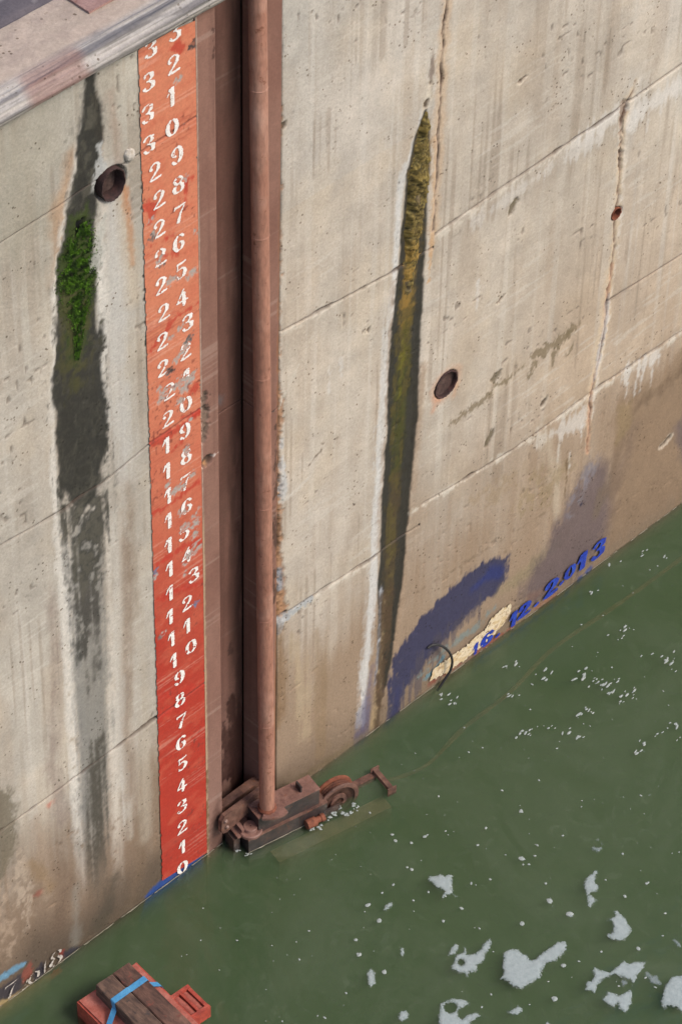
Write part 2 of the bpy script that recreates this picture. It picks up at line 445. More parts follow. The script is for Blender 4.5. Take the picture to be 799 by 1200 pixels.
        p.put([(-0.097, 2.826), (-0.101, 2.02), (-0.097, 1.239), (-0.129, 0.613)], [.03,.06,.1,.12], A(182, 170, 152), 0.6, 0.05, .04, .02, .03)
        p.put([(-0.257, 6.469), (-0.265, 6.256), (-0.24, 6.02), (-0.265, 5.694), (-0.299, 5.305), (-0.322, 4.897), (-0.316, 4.457), (-0.315, 4.005), (-0.324, 3.476), (-0.336, 2.495), (-0.35, 1.6), (-0.353, 0.964), (-0.353, 0.383), (-0.342, 0.075)], [.02,.03,.05,.05,.06,.05,.05,.05,.06,.07,.08,.09,.09,.06], Wt, 0.75, 0.03, .04, .012, .02, brk=.30, fade=(1.2, .1))
        p.put([(-0.295, 5.699), (-0.309, 5.488), (-0.302, 5.247), (-0.315, 4.77), (-0.305, 4.258)], [.05,.08,.09,.07,.03], Lime, 0.85, 0.02, .04, .03)
        p.put([(-0.281, 3.582), (-0.293, 2.754), (-0.301, 1.793), (-0.291, 0.913)], [.04,.06,.07,.03], A(206, 200, 190), .6, .04, .04, .02, .03)
        p.put([(-0.62, 3.549), (-0.599, 2.401), (-0.602, 1.172)], [.05,.06,.05], A(196, 192, 186), .55, .04, .04, .02, .03)
        p.put([(-0.288, 6.53), (-0.269, 6.313), (-0.249, 6.081)], .03, A(204, 176, 146), 0.7, 0.015, .02)
        p.put([(-0.187, 6.486), (-0.152, 6.193), (-0.146, 6.023)], .05, A(172, 148, 130), 0.5, 0.04, .03)
        p.put([(-0.116, 5.871), (-0.098, 5.712), (-0.087, 5.503), (-0.076, 5.29)], [.05,.05,.03,.02], A(186, 120, 70), 0.8, 0.02, .02)
        p.put([(-0.143, 5.795), (-0.098, 5.362), (-0.072, 5.047)], [.04,.1,.08], A(206, 186, 158), 0.5, 0.06, .03)
        # the weeping black channel
        p.put([(-0.312, 6.649), (-0.32, 6.341), (-0.348, 6.081), (-0.402, 5.802), (-0.454, 5.573), (-0.464, 5.227), (-0.484, 4.815), (-0.483, 4.439), (-0.48, 4.116), (-0.473, 3.849)], [.09,.15,.21,.21,.25,.29,.34,.37,.34,.20], Bk, 0.97, 0.018, .035, .010, .0, wet=0.3, h=-0.009, hs=.05)
        p.put([(-0.467, 3.576), (-0.478, 2.89), (-0.503, 2.178), (-0.529, 1.587), (-0.542, 1.122), (-0.539, 0.544), (-0.536, 0.116)], [.22,.26,.26,.24,.22,.2,.12], A(128, 126, 120), 0.8, 0.06, .05, .03, .06, wet=.25, fade=(1.4, .2))
        p.put([(-0.474, 3.981), (-0.461, 3.707), (-0.463, 3.369), (-0.491, 3.041), (-0.535, 2.645)], [.34,.32,.26,.16,.06], A(60, 58, 52), 0.92, 0.06, .06, .04, .10, wet=.25, brk=.33)
        p.put([(-0.488, 3.109), (-0.478, 2.747), (-0.471, 2.303)], [.18,.10,.04], A(84, 80, 74), 0.8, 0.05, .05, .04, .08, brk=.42)
        p.put([(-0.466, 1.77), (-0.506, 1.49), (-0.509, 1.094), (-0.522, 0.613), (-0.522, 0.104)], [.05,.09,.13,.14,.12], A(66, 61, 50), 0.8, 0.05, .05, .04, .08, fade=(.9, .15))
        p.put([(-0.313, 6.5), (-0.384, 5.933), (-0.456, 5.399), (-0.481, 4.874), (-0.486, 3.989), (-0.485, 3.177)], [.1,.18,.22,.3,.3,.2], A(98, 94, 82), 0.6, 0.05, .06, .08, .10, brk=.52)
        p.put([(-0.47, 5.11), (-0.478, 4.562), (-0.486, 3.989)], [.2,.25,.25], A(34, 33, 30), 0.7, 0.05, .06, .08, .12, brk=.52)
        p.put([(-0.46, 5.313), (-0.464, 4.986), (-0.478, 4.687)], [.2,.22,.1], A(84, 80, 52), 0.6, 0.05, .06, .06, .08, brk=.45)
        p.put([(-0.414, 5.792), (-0.448, 5.57), (-0.453, 5.339), (-0.452, 5.099), (-0.481, 4.874)], [.12,.22,.24,.18,.10], A(60, 74, 26), 0.9, 0.03, .05, .05)
        p.put([(-0.506, 5.341), (-0.451, 5.129), (-0.502, 4.948), (-0.49, 4.694)], [.12,.2,.16,.06], A(78, 76, 44), 0.8, 0.05, .06, .05, brk=.4)
        p.put([(-0.409, 5.766), (-0.423, 5.728)], [.05,.05], A(18, 18, 16), 1, 0.012, .02, h=-.02)
        p.put([(-0.268, 6.192), (-0.263, 6.033), (-0.29, 5.947)], [.04,.08,.05], A(196, 196, 192), 0.85, 0.012, .03, .02)
        p.put([(-0.264, 5.722), (-0.293, 5.595), (-0.324, 5.438)], [.05,.08,.05], A(190, 188, 178), 0.8, 0.02, .04, .03)
        # brown and lime low on the wall
        p.put([(-1.228, 1.961), (-1.141, 1.891), (-1.108, 1.592), (-1.14, 1.303), (-1.286, 1.107), (-1.412, 1.216), (-1.351, 2.061)], None, A(118, 108, 90), 0.85, 0.04, .05, .04, wet=.2)
        p.put([(-1.114, 1.281), (-1.1, 0.863), (-1.09, 0.564)], [.06,.10,.04], A(190, 172, 152), 0.75, 0.03, .06, .05, .03, brk=.45)
        p.put([(-1.246, 1.112), (-1.256, 0.753), (-1.239, 0.401)], [.08,.16,.06], A(180, 158, 136), 0.65, 0.04, .06, .05, .03, brk=.5)
        p.put([(-0.981, 1.487), (-0.947, 1.139), (-0.93, 0.715)], [.04,.12,.06], A(170, 150, 130), 0.6, 0.05, .05, .04, .03)
        p.put([(-1.029, 1.128), (-0.899, 0.771)], .06, A(146, 120, 88), 0.6, 0.04, .05)
        p.put([(-0.994, 0.804)], .06, A(150, 74, 60), 0.6, 0.02, .03)
        p.put([(-0.864, 1.531)], .05, A(206, 130, 110), 0.7, 0.02, .03)
        p.put([(-0.852, 0.353), (-0.779, 0.668), (-0.812, 1.106)], [.1,.06,.03], A(112, 92, 76), 0.6, 0.06, .05)
        p.put([(-0.524, 0.062), (-0.446, 0.209), (-0.395, 0.419)], [.16,.10,.05], A(82, 74, 62), 0.7, 0.06, .05)
        p.put([(-0.256, 0.059), (-0.172, 0.397), (-0.194, 0.833)], [.05,.10,.04], A(122, 102, 82), 0.6, 0.06, .05)
        p.put([(-0.725, 0.068), (-0.699, 0.598)], [.07,.03], A(150, 146, 136), 0.5, 0.04, .03)
        # blue paint below the gauge, old coloured paint at the waterline
        p.put([(-0.146, 0.033), (0.002, 0.069), (0.374, 0.019), (0.369, -0.327), (-0.008, -0.307), (-0.2, -0.269)], None, A(44, 78, 146), 0.95, 0.02, .03, .02)
        p.put([(-1.386, 0.253), (-1.248, 0.256), (-1.125, 0.23)], [.05,.07,.03], A(112, 160, 188), 0.85, 0.015, .03, .02)
        p.put([(-1.419, 0.172), (-1.28, 0.182), (-1.17, 0.168), (-1.168, -0.025), (-1.362, -0.003)], None, A(62, 58, 66), 0.85, 0.02, .03)
        p.put([(-1.164, 0.162), (-1.084, 0.218), (-1.078, 0.083), (-1.163, 0.057)], None, A(150, 84, 70), 0.85, 0.012, .02)
        p.put([(-1.078, 0.083), (-1.005, 0.121), (-0.989, -0.085), (-1.09, -0.124)], None, A(54, 52, 66), 0.8, 0.015, .02)
        p.put([(-0.98, -0.058), (-0.873, -0.042), (-0.848, -0.117), (-0.976, -0.114)], None, A(200, 92, 60), 0.95, 0.008, .01)
        p.put([(-0.865, 0.107), (-0.823, 0.095), (-0.843, -0.025)], None, A(150, 60, 50), 0.8, 0.01, .01)
        p.put([(-0.825, 0.062), (-0.768, 0.046), (-0.685, 0.006), (-0.772, -0.037), (-0.846, -0.075)], None, A(52, 52, 66), 0.85, 0.02, .02)
        p.put([(-1.426, 0.074), (-1.083, -0.016), (-0.944, -0.056), (-0.953, -0.206), (-1.374, -0.168), (-1.439, -0.106)], None, A(190, 164, 116), 0.8, 0.02, .02)
    # ---- right of the slot
    if x.max() > 0.9:
        M0 = A(112, 96, 62)
        # pale lime to the left of the channel, and stain round it
        p.put([(2.169, 5.158), (2.096, 4.952), (2.02, 4.809), (1.963, 4.526), (1.959, 4.142), (1.93, 3.626), (1.912, 3.015), (1.9, 2.372), (1.876, 1.786), (1.847, 1.1), (1.814, 0.469), (1.801, 0.142)], [.02,.05,.05,.05,.05,.10,.12,.12,.09,.08,.08,.05], A(214, 212, 208), 0.85, 0.025, .03, .02, .03)
        p.put([(1.945, 3.952), (1.945, 3.274), (1.923, 2.356), (1.9, 1.769)], [.05,.06,.06,.05], A(164, 140, 116), 0.7, 0.03, .03, .02)
        p.put([(2.241, 3.086), (2.213, 2.603), (2.164, 2.043), (2.137, 1.288), (2.088, 0.594)], [.05,.07,.08,.07,.05], A(172, 146, 120), 0.7, 0.04, .03, .02)
        p.put([(2.247, 4.869), (2.261, 4.483), (2.261, 4.094), (2.249, 3.769)], [.02,.03,.035,.02], A(208, 168, 124), 0.8, 0.012, .02)
        p.put([(2.265, 4.921), (2.276, 4.475), (2.265, 4.158)], .02, A(206, 198, 194), 0.6, 0.012, .02)
        p.put([(2.191, 5.518), (2.186, 5.36), (2.18, 5.213)], [.01,.05,.02], A(136, 120, 108), 0.85, 0.012, .01)
        p.put([(2.176, 5.275), (2.163, 5.13), (2.145, 5.079)], [.03,.05,.03], A(224, 212, 192), 0.8, 0.012, .02)
        # channel: black rim, brown green algae heart
        p.put([(2.158, 5.103), (2.132, 4.933), (2.116, 4.692), (2.103, 4.381), (2.098, 4.059), (2.08, 3.67), (2.065, 3.197), (2.073, 2.695), (2.055, 2.267), (2.043, 1.822), (2.032, 1.363), (2.016, 0.975), (2.002, 0.534), (2.001, 0.367)], [.02,.13,.19,.21,.235,.255,.265,.27,.27,.26,.235,.18,.13,.06], A(46, 44, 38), 0.97, 0.012, .014, .005, .0, wet=.45, h=-0.010, hs=.05)
        p.put([(2.143, 4.988), (2.116, 4.692), (2.099, 4.319), (2.097, 3.928), (2.072, 3.539), (2.058, 3.202)], [.06,.14,.14,.12,.10,.06], A(120, 100, 54), 0.85, 0.03, .03, .04, .02)
        p.put([(2.085, 4.328), (2.085, 3.868), (2.072, 3.539)], [.05,.08,.05], A(160, 124, 58), 0.7, 0.03, .03, .04, .02)
        p.put([(2.072, 3.539), (2.061, 3.13), (2.058, 2.705), (2.042, 2.201)], [.04,.10,.11,.06], A(78, 78, 28), 0.75, 0.035, .03, .03, .03)
        p.put([(2.048, 3.416), (2.054, 3.135), (2.048, 2.926)], [.01,.03,.01], A(126, 120, 38), 0.6, 0.025, .03)
        p.put([(2.047, 2.272), (2.028, 1.833), (2.019, 1.293), (2.002, 0.741)], [.10,.12,.10,.05], A(84, 70, 48), 0.8, 0.03, .03, .03, .02)
        p.put([(1.982, 1.241), (1.973, 0.68), (1.935, 0.207), (1.908, 0.057)], [.03,.04,.08,.07], A(172, 148, 112), 0.8, 0.02, .02, .02)
        p.put([(1.947, 1.346), (1.945, 0.784), (1.925, 0.467)], [.02,.03,.02], A(184, 186, 192), 0.8, 0.015, .02)
        p.put([(1.938, 0.541), (1.968, 0.181)], [.02,.02], A(112, 84, 58), 0.8, 0.012, .02)
        p.put([(2.006, 1.223), (1.986, 0.753), (1.97, 0.349), (1.943, -0.013)], [.15,.10,.08,.05], A(84, 66, 48), 0.85, 0.025, .03, .02, .03, brk=.36)
        p.put([(2.12, 4.752), (2.099, 4.319), (2.074, 3.808), (2.055, 3.274), (2.041, 2.571), (2.026, 1.68)], [.12,.15,.16,.16,.17,.14], A(38, 37, 30), 0.6, 0.03, .05, .06, .08, brk=.53)
        p.put([(2.063, 3.881), (2.055, 3.274), (2.043, 2.715), (2.029, 1.984), (2.019, 1.293)], [.06,.08,.08,.08,.05], A(112, 98, 52), 0.5, 0.03, .05, .05, .10, brk=.5)
        # violet blue old paint
        Vb = A(52, 54, 84)
        p.put([(1.878, 0.669), (1.841, 0.364), (1.805, 0.01)], [.03,.07,.12], A(88, 84, 116), 0.75, 0.04, .04, .02, .03)
        i_k = p.put([(2.079, 0.026), (2.042, 0.336), (2.096, 0.587), (2.289, 0.757), (2.542, 0.85), (2.798, 0.909), (3.032, 0.864), (3.163, 0.779), (3.181, 0.552), (3.076, 0.486), (2.91, 0.482), (2.786, 0.473), (2.617, 0.406), (2.472, 0.355), (2.345, 0.282), (2.235, 0.179), (2.147, -0.026)], None, Vb, 0.95, 0.022, .028, .03, .035, brk=.12)
        p.put([(2.095, 0.04), (2.216, 0.245), (2.452, 0.42), (2.765, 0.538), (2.907, 0.517), (2.864, 0.415), (2.573, 0.313), (2.332, 0.198), (2.139, -0.038)], None, A(80, 74, 84), 0.6, 0.02, .02, .02, .22)
        p.put([(2.837, 0.701), (3, 0.731), (3.097, 0.662)], [.06,.14,.08], A(44, 54, 110), 0.8, 0.04, .04)
        p.put([(2.135, 0.239), (2.121, -0.007), (2.058, -0.043)], [.06,.08,.06], A(58, 58, 92), 0.8, 0.03, .03)
        p.put([(2.292, 0.186), (2.574, 0.295), (2.873, 0.291), (3.07, 0.348)], [.03,.05,.05,.03], A(124, 142, 140), 0.7, 0.02, .04, .03, brk=.4)
        p.put([(2.417, 0.142), (2.515, 0.17), (2.578, 0.224)], .04, A(96, 146, 160), 0.7, 0.015, .03, .02)
        p.put([(3.144, 0.478), (3.398, 0.479), (3.649, 0.534)], [.1,.14,.08], A(148, 132, 104), 0.8, 0.06, .05)
        p.put([(3.327, 0.304), (3.558, 0.598), (3.706, 0.84), (3.901, 1.112), (4.172, 0.995), (4.269, 0.434), (4.156, 0.176), (3.884, 0.08), (3.52, 0.053)], None, A(98, 84, 88), 0.8, 0.10, .07, .05, .06)
        p.put([(3.781, 0.772), (3.884, 0.946), (3.963, 1.095)], [.10,.18,.10], A(136, 132, 140), 0.65, 0.05, .07, .05, brk=.45)
        p.put([(3.893, 0.769)], .03, A(46, 46, 66), 0.9, 0.01, .02)
        p.put([(4.079, 0.566), (4.191, 0.819), (4.264, 1.094)], [.10,.16,.05], A(120, 104, 88), 0.7, 0.06, .06, .03, .05)
        p.put([(4.239, 0.704), (4.341, 0.963), (4.395, 1.169)], [.14,.16,.05], A(94, 84, 88), 0.6, 0.08, .05, .03, .05)
        p.put([(4.16, 1.559), (4.483, 1.586), (4.814, 1.65), (5.095, 1.591), (5.318, 0.055), (4.666, 0.109), (4.258, 0.138), (4.191, 0.819)], None, A(142, 118, 94), 0.7, 0.10, .12, .03, .06)
        p.put([(4.407, 1.36), (4.638, 1.393), (4.852, 1.43)], [.05,.12,.12], A(114, 94, 74), 0.6, 0.05, .08)
        p.put([(4.183, 1.505), (4.327, 1.451), (4.338, 1.206), (4.208, 1.132)], None, A(150, 128, 96), 0.7, 0.03, .03)
        p.put([(4.887, 0.845), (5.023, 0.507)], .12, A(96, 86, 92), 0.6, 0.06, .05)
        # paint remnants at the waterline
        p.put([(2.463, 0.055), (2.797, 0.042), (3.051, 0.022), (3.266, 0.008)], [.03,.05,.06,.03], A(142, 78, 64), 0.8, 0.015, .03, .02, brk=.4)
        p.put([(3.505, 0.029), (3.61, 0.021), (3.742, 0.011)], [.05,.06,.03], A(150, 104, 80), 0.75, 0.02, .03)
        p.put([(2.932, -0.086), (3.273, -0.083), (3.794, -0.078), (4.05, 0.013)], .05, A(52, 78, 140), 0.75, 0.02, .03, .02, brk=.35)
        p.put([(3.422, 0.192), (3.598, 0.15), (3.773, 0.143)], .05, A(128, 98, 86), 0.6, 0.03, .03)
        # joints with lime drips
        for q in ([(2.318, 4.1), (2.939, 4.136), (3.695, 4.162), (4.467, 4.208)], [(1.026, 4.121), (1.505, 4.1), (1.999, 4.039)], [(1.047, 1.738), (1.417, 1.729), (1.872, 1.696)], [(2.218, 1.884), (3.123, 1.806), (3.947, 1.805), (4.794, 1.794)]):
            p.put([(a_, b_ - .02) for a_, b_ in q], .035, A(222, 212, 196), 0.75, 0.02, .05, .03, brk=.40)
        for (q, w, a) in (([(3.978, 4.06), (4.171, 4.102), (4.481, 4.108), (4.727, 4.137)], .14, .75), ([(4.259, 1.806), (4.392, 1.768), (4.545, 1.78)], .10, .7), ([(3.454, 1.748), (3.709, 1.682), (3.878, 1.665)], .12, .6), ([(3.468, 4.129), (3.701, 4.099)], .09, .6), ([(2.648, 4.066), (2.943, 4.081), (3.317, 4.115)], .06, .45), ([(3.616, 4.179), (3.845, 4.199), (3.999, 4.221)], .09, .7)):
            p.put([(u, v - .05) for u, v in q], w, A(222, 216, 208), a, 0.03, .03, .03, .10)
        for (u, v) in [(4.26, 1.651), (4.349, 1.625), (4.408, 1.634), (4.513, 1.692), (4.57, 1.718), (3.598, 1.537), (3.722, 1.376), (3.823, 1.545), (4.056, 4.071), (4.183, 4.002), (4.3, 4.019), (2.687, 3.505), (1.518, 3.613), (1.419, 3.607)]:
            p.put([(u, v), (u + .004, v - random.uniform(.1, .25))], [.02, .006], A(224, 220, 214), 0.6, 0.012, .01)
        p.put([(3.454, 1.748), (3.585, 1.23), (3.662, 0.854)], [.10,.12,.04], A(200, 186, 164), 0.5, 0.04, .05, .03, .05)
        # the long crack right
        cr = [(4.026, 4.318), (3.979, 4.192), (3.947, 4.064), (3.946, 3.796), (3.963, 3.651), (3.964, 3.499), (3.972, 3.216), (3.979, 2.871), (3.965, 2.626), (3.947, 2.268), (3.906, 1.954), (3.887, 1.736), (3.895, 1.497), (3.903, 1.255)]
        p.put(cr, [.03,.10,.07,.08,.08,.05,.04,.07,.09,.11,.10,.05,.04,.02], A(222, 198, 166), 0.72, 0.03, .03, .03)
        p.put(cr[7:], .03, A(204, 150, 118), 0.7, 0.02, .02)
        p.put([(3.93, 4.205), (3.926, 4.042), (3.938, 3.801), (3.963, 3.651)], [.03,.05,.05,.02], A(150, 130, 116), 0.8, 0.012, .03, .03, h=-.012)
        p.put([(3.974, 2.62), (3.956, 2.337), (3.919, 2.059), (3.91, 1.913)], [.02,.05,.05,.03], A(206, 200, 196), 0.85, 0.012, .02, .02, h=.008)
        cw = wander(cr, .06, .014, 8)
        p.put(cw, [.022 - .014 * k_ / len(cw) for k_ in range(len(cw))], A(104, 78, 64), 0.92, 0.010, .016, .008, h=-.013)
        p.put([(a_ + .035, b_) for a_, b_ in cr[:12]], .03, A(232, 224, 212), .6, .02, .04, .03, brk=.42)
        # crack over the moss
        ck0 = [(2.262, 6.051), (2.283, 5.811), (2.275, 5.592), (2.269, 5.346), (2.269, 5.104), (2.269, 4.732), (2.269, 4.35), (2.265, 4.158)]
        ck = wander(ck0, .07, .012, 3)
        p.put(ck, .08, A(210, 180, 148), 0.65, 0.03, .03)
        p.put(ck, [.016 - .008 * k_ / len(ck) for k_ in range(len(ck))], A(84, 64, 54), 0.95, 0.008, .010, .006, h=-.014)
        # olive stains in a line, pock marks and spalls
        for (q, w) in (([(3.706, 2.536), (3.609, 2.53)], [.03,.08]), ([(3.612, 2.498), (3.386, 2.508), (3.239, 2.541)], [.05,.08,.03]), ([(3.187, 2.501), (3.031, 2.475), (2.911, 2.5)], [.03,.05,.02]), ([(2.876, 2.45), (2.697, 2.448), (2.528, 2.425)], [.03,.03,.02]), ([(3.653, 2.414), (3.627, 2.341)], [.04,.02]), ([(3.475, 2.415), (3.453, 2.303)], [.06,.02]), ([(3.295, 2.455), (3.237, 2.38)], [.06,.02])):
            p.put(q, w, A(132, 116, 90), 0.8, 0.012, .04, .05)
        for (q, w) in (([(2.919, 2.079), (2.89, 2.037)], [.05,.06]), ([(2.969, 3.947), (2.942, 3.91)], [.05,.03]), ([(2.921, 2.582), (2.892, 2.557)], [.06,.05])):
            p.put(q, w, A(112, 100, 78), 0.85, 0.008, .03, .03, h=-.01)
        for (q, w) in (([(3.002, 4.895), (2.952, 4.884)], [.03,.04]), ([(4.803, 0.802), (4.728, 0.762)], [.04,.05]), ([(2.948, 3.243), (2.889, 3.216)], [.02,.03]), ([(2.175, 5.166), (2.162, 5.149)], [.02,.03]), ([(2.189, 5.292), (2.183, 5.283)], [.02,.02]), ([(1.038, 5.619), (1.012, 5.609)], [.03,.04]), ([(1.742, 3.703), (1.728, 3.684)], [.02,.02]), ([(3.411, 2.044), (3.397, 2.023)], [.025,.02])):
            p.put(q, [v + .03 for v in w], A(216, 202, 182), 0.7, 0.012, .02)
            p.put(q, w, A(92, 76, 60), 0.9, 0.007, .02, .02, h=-.014)
        p.put([(3.316, 1.443), (3.575, 1.332), (3.835, 1.261), (3.519, 1.035), (3.172, 1.194)], None, A(154, 134, 102), 0.6, 0.05, .10, .08, brk=.45)
        p.put([(2.655, 1.629), (2.977, 1.603), (3.225, 1.552), (3.079, 1.337)], None, A(160, 138, 108), 0.5, 0.06, .10, .08, brk=.45)
        p.put([(3.686, 1.4), (3.711, 1.145), (3.699, 0.91)], [.012,.012,.006], A(112, 88, 62), 0.7, 0.008, .01)
        # rust round the anchor socket
        p.put([(2.452, 2.81)], .26, A(204, 154, 122), 0.5, 0.04, .03)
        p.put([(2.373, 2.731), (2.346, 2.661)], [.08,.03], A(206, 150, 116), 0.6, 0.03, .03)
        p.put([(2.554, 2.759), (2.528, 2.674)], [.04,.05], A(212, 160, 122), 0.5, 0.03, .03)
        # slot's right lip: rust, broken edge, lime
        lip = [(0.988, 6.248), (0.996, 5.324), (0.998, 4.203), (1.01, 3.599), (1.008, 2.977), (1.019, 2.391), (1.038, 1.928), (1.069, 1.737)]
        p.put(lip, [.015,.02,.03,.05,.05,.07,.09,.06], A(170, 116, 70), 0.75, 0.012, .03, .03, h=-.01)
        p.put([(0.995, 3.743), (0.992, 3.128), (1.003, 2.694), (1.006, 2.252), (1.017, 1.79)], [.02,.035,.035,.05,.07], A(84, 58, 42), 0.8, 0.01, .03, .03, h=-.02, brk=.42)
        p.put([(1.04, 3.27), (1.057, 2.943), (1.059, 2.764)], [.02,.04,.03], A(208, 208, 206), 0.8, 0.012, .02, .02)
        p.put([(1.036, 2.171), (1.044, 1.999)], [.04,.05], A(150, 158, 166), 0.8, 0.012, .02, .02)
        p.put([(1.033, 1.624), (1.054, 1.701), (1.157, 1.718), (1.306, 1.718)], [.05,.06,.04,.02], A(176, 180, 182), 0.85, 0.012, .03, .03)
        p.put([(1.018, 1.635), (1.051, 1.217), (1.025, 0.751)], [.06,.10,.05], A(134, 104, 72), 0.65, 0.05, .05, .02, .06)
        p.put([(1.16, 1.49), (1.219, 1.008), (1.274, 0.472)], [.06,.10,.08], A(192, 172, 140), 0.5, 0.05, .05, .02, .06)
        p.put([(1.365, 1.378), (1.421, 0.854), (1.419, 0.188)], [.04,.08,.10], A(146, 122, 92), 0.55, 0.05, .05, .02, .06)
        p.put([(1.03, 3.585), (1.132, 3.722), (1.274, 3.933), (1.315, 3.941)], [.012,.014,.01,.006], A(216, 206, 190), 0.7, 0.008, .02)
        p.put([(1.052, 2.747), (1.18, 2.774), (1.265, 2.802)], [.03,.03,.01], A(214, 206, 194), 0.7, 0.012, .02)
        p.put([(1.263, 2.903), (1.391, 2.974), (1.426, 2.993)], [.006,.01,.006], A(110, 92, 74), 0.8, 0.006, .01)
        p.put([(1.376, 3.013), (1.52, 2.974)], [.008,.01], A(110, 92, 74), 0.7, 0.006, .01)
        p.put([(1.853, 0.015), (1.533, 0.028), (1.218, 0.051), (1.023, 0.081)], .05, A(120, 104, 78), 0.7, 0.04, .04)
        p.put([(2.21, 1.075), (2.857, 1.013), (3.526, 0.948)], .01, A(120, 100, 80), 0.5, 0.008, .03, brk=.4)
    # recesses that hold the steel sockets
    for (u, v, r) in SOCKETS:
        p.put([(u, v)], 2 * r * 0.97, None, 1, 0.008, 0, 0, h=-0.11)
    return p

SOCKETS = [(2.452, 2.806, 0.100), (-0.202, 5.915, 0.104), (3.966, 3.30, 0.045)]
WALL_TOP = 6.70

def poly_z(pts):
    xs = [q[0] for q in pts]; zs = [q[1] for q in pts]
    return lambda x: np.interp(x, xs, zs)

wall = thing('lock_wall', 'tall stained concrete lock wall of cast panels rising from the green water', 'wall', (1.0, 0.0, 0.0))
def panel(x0, x1, lo, hi, step, jl, jr, jb, jt):
    """one cast panel: a front face with relief, and edges that return into the wall so the joints are real recesses"""
    nx = max(2, int((x1 - x0) / step)); nz = max(2, int(np.max(hi(np.array([x0, x1])) - lo(np.array([x0, x1]))) / step))
    xs = np.linspace(x0, x1, nx); t = np.linspace(0, 1, nz)
    X = np.tile(xs, (nz, 1)); l, h_ = lo(xs), hi(xs)
    Z = l[None] + (h_ - l)[None] * t[:, None]
    p = wall_paint(X, Z)
    x, z = X.ravel(), Z.ravel()
    # joints
    nn = 0.55 + 0.9 * fbm(x * 16, z * 16, 5, 3)
    chip = ss(0.55, 0.75, fbm(x * 7, z * 7, 19, 4))
    rec = np.zeros(x.size)
    for e, wgt in ((x - x0, jl), (x1 - x, jr), (z - np.tile(l, nz), jb), (np.tile(h_, nz) - z, jt)):
        if wgt > 0:
            wd = (0.010 + 0.016 * chip) * nn * (0.6 + 0.4 * wgt)
            rec = np.maximum(rec, ss(wd, wd * 0.1, e) * wgt)
    vis = ss(.30, .5, fbm(x * 2.5, z * 2.5, 28, 3))
    p.h -= 0.022 * rec * (.55 + .45 * vis)
    kk = (np.sqrt(rec) * (.45 + .5 * vis))[:, None]
    p.col = p.col * (1 - kk) + A(74, 58, 48) * kk
    p.h += 0.005 * (fbm(x * 2.3, z * 2.3, 15, 3) - .5) * ss(.0, .3, np.abs(x - .2) - .2) + 0.003 * (fbm(x * 26, z * 22, 16, 3) - .5)
    Y = -p.h.reshape(X.shape)
    wl_, wr_ = int(x0 < -2 or x0 > 1 and x0 < 1.1 ), int(x1 > 7 or x1 < .5)      # panels that run on into each other need no return edge
    pad = lambda a: np.pad(a, ((1, 1), (wl_, wr_)), mode='edge')
    Yp = pad(Y); Yp[0, :] = Yp[-1, :] = 0.12
    if wl_: Yp[:, 0] = 0.12
    if wr_: Yp[:, -1] = 0.12
    c = p.col.reshape(*X.shape, 3); cp = np.stack([pad(c[..., k]) for k in range(3)], -1)
    me = grid_mesh('concrete_panel', pad(X), Yp, pad(Z), np.clip(cp, 0.004, 0.95), pad(p.wet.reshape(X.shape)))
    return link('concrete_panel', me, MAT['concrete'], wall)
K = lambda v: (lambda x: np.full(np.shape(x), float(v)))
jl_low = poly_z([(-2.2, 1.585), (-.786, 1.60), (.006, 1.63), (.39, 1.64)])
jl_mid = poly_z([(-2.2, 3.89), (-1.1, 3.88), (-.64, 3.842), (-.35, 3.85), (.033, 3.924), (.39, 3.95)])
jl_top = poly_z([(-2.2, 5.9), (-.3, 5.98), (.39, 6.02)])
G = 0.004
sh = lambda f, d: (lambda x: f(x) + d)
jm_low = poly_z([(1.01, 1.757), (1.872, 1.696), (2.3, 1.70)]); jm_mid = poly_z([(1.01, 4.13), (2.035, 4.02), (2.3, 4.02)])
jr_low = poly_z([(2.2, 1.88), (3.125, 1.79), (3.95, 1.814), (4.8, 1.794), (7, 1.79)]); jr_mid = poly_z([(2.28, 4.115), (2.94, 4.15), (3.7, 4.17), (4.5, 4.215), (7, 4.25)])
jf = poly_z([(3.9, 2.57), (4.7, 2.53), (7, 2.5)])
ST = 0.009
for x0, x1, bands, step, jl, jr in (
        (-2.3, 0.393, [(K(-.7), jl_low, 0, .8), (jl_low, jl_mid, .8, .6), (jl_mid, jl_top, .6, .22), (jl_top, K(WALL_TOP), .22, 0)], ST, 0, .5),
        (1.012, 2.278, [(K(-.7), jm_low, 0, .8), (jm_low, jm_mid, .8, .8), (jm_mid, K(WALL_TOP), .8, 0)], ST, .35, .0),
        (2.278, 3.95, [(K(-.7), jr_low, 0, .85), (jr_low, jr_mid, .85, .95), (jr_mid, K(WALL_TOP), .95, 0)], ST, .0, .0),
        (3.95, 7.2, [(K(-.7), jr_low, 0, 1), (jr_low, jf, 1, .3), (jf, jr_mid, .3, .7), (jr_mid, K(WALL_TOP), .7, 0)], 0.012, .0, 0)):
    for lo, hi, jb, jt in bands:
        panel(x0, x1, sh(lo, G * .3), sh(hi, -G * .3), step, jl, jr, jb, jt)
bm = bmesh.new()
box(bm, (-.89, 1.62, 2.0), (2.82, 3.0, 9.4)); box(bm, (4.1, 1.62, 2.0), (6.2, 3.0, 9.4)); box(bm, (.76, 1.82, 2.0), (.48, 2.6, 9.4))
bm_obj('wall_core', bm, MAT['core'], wall)

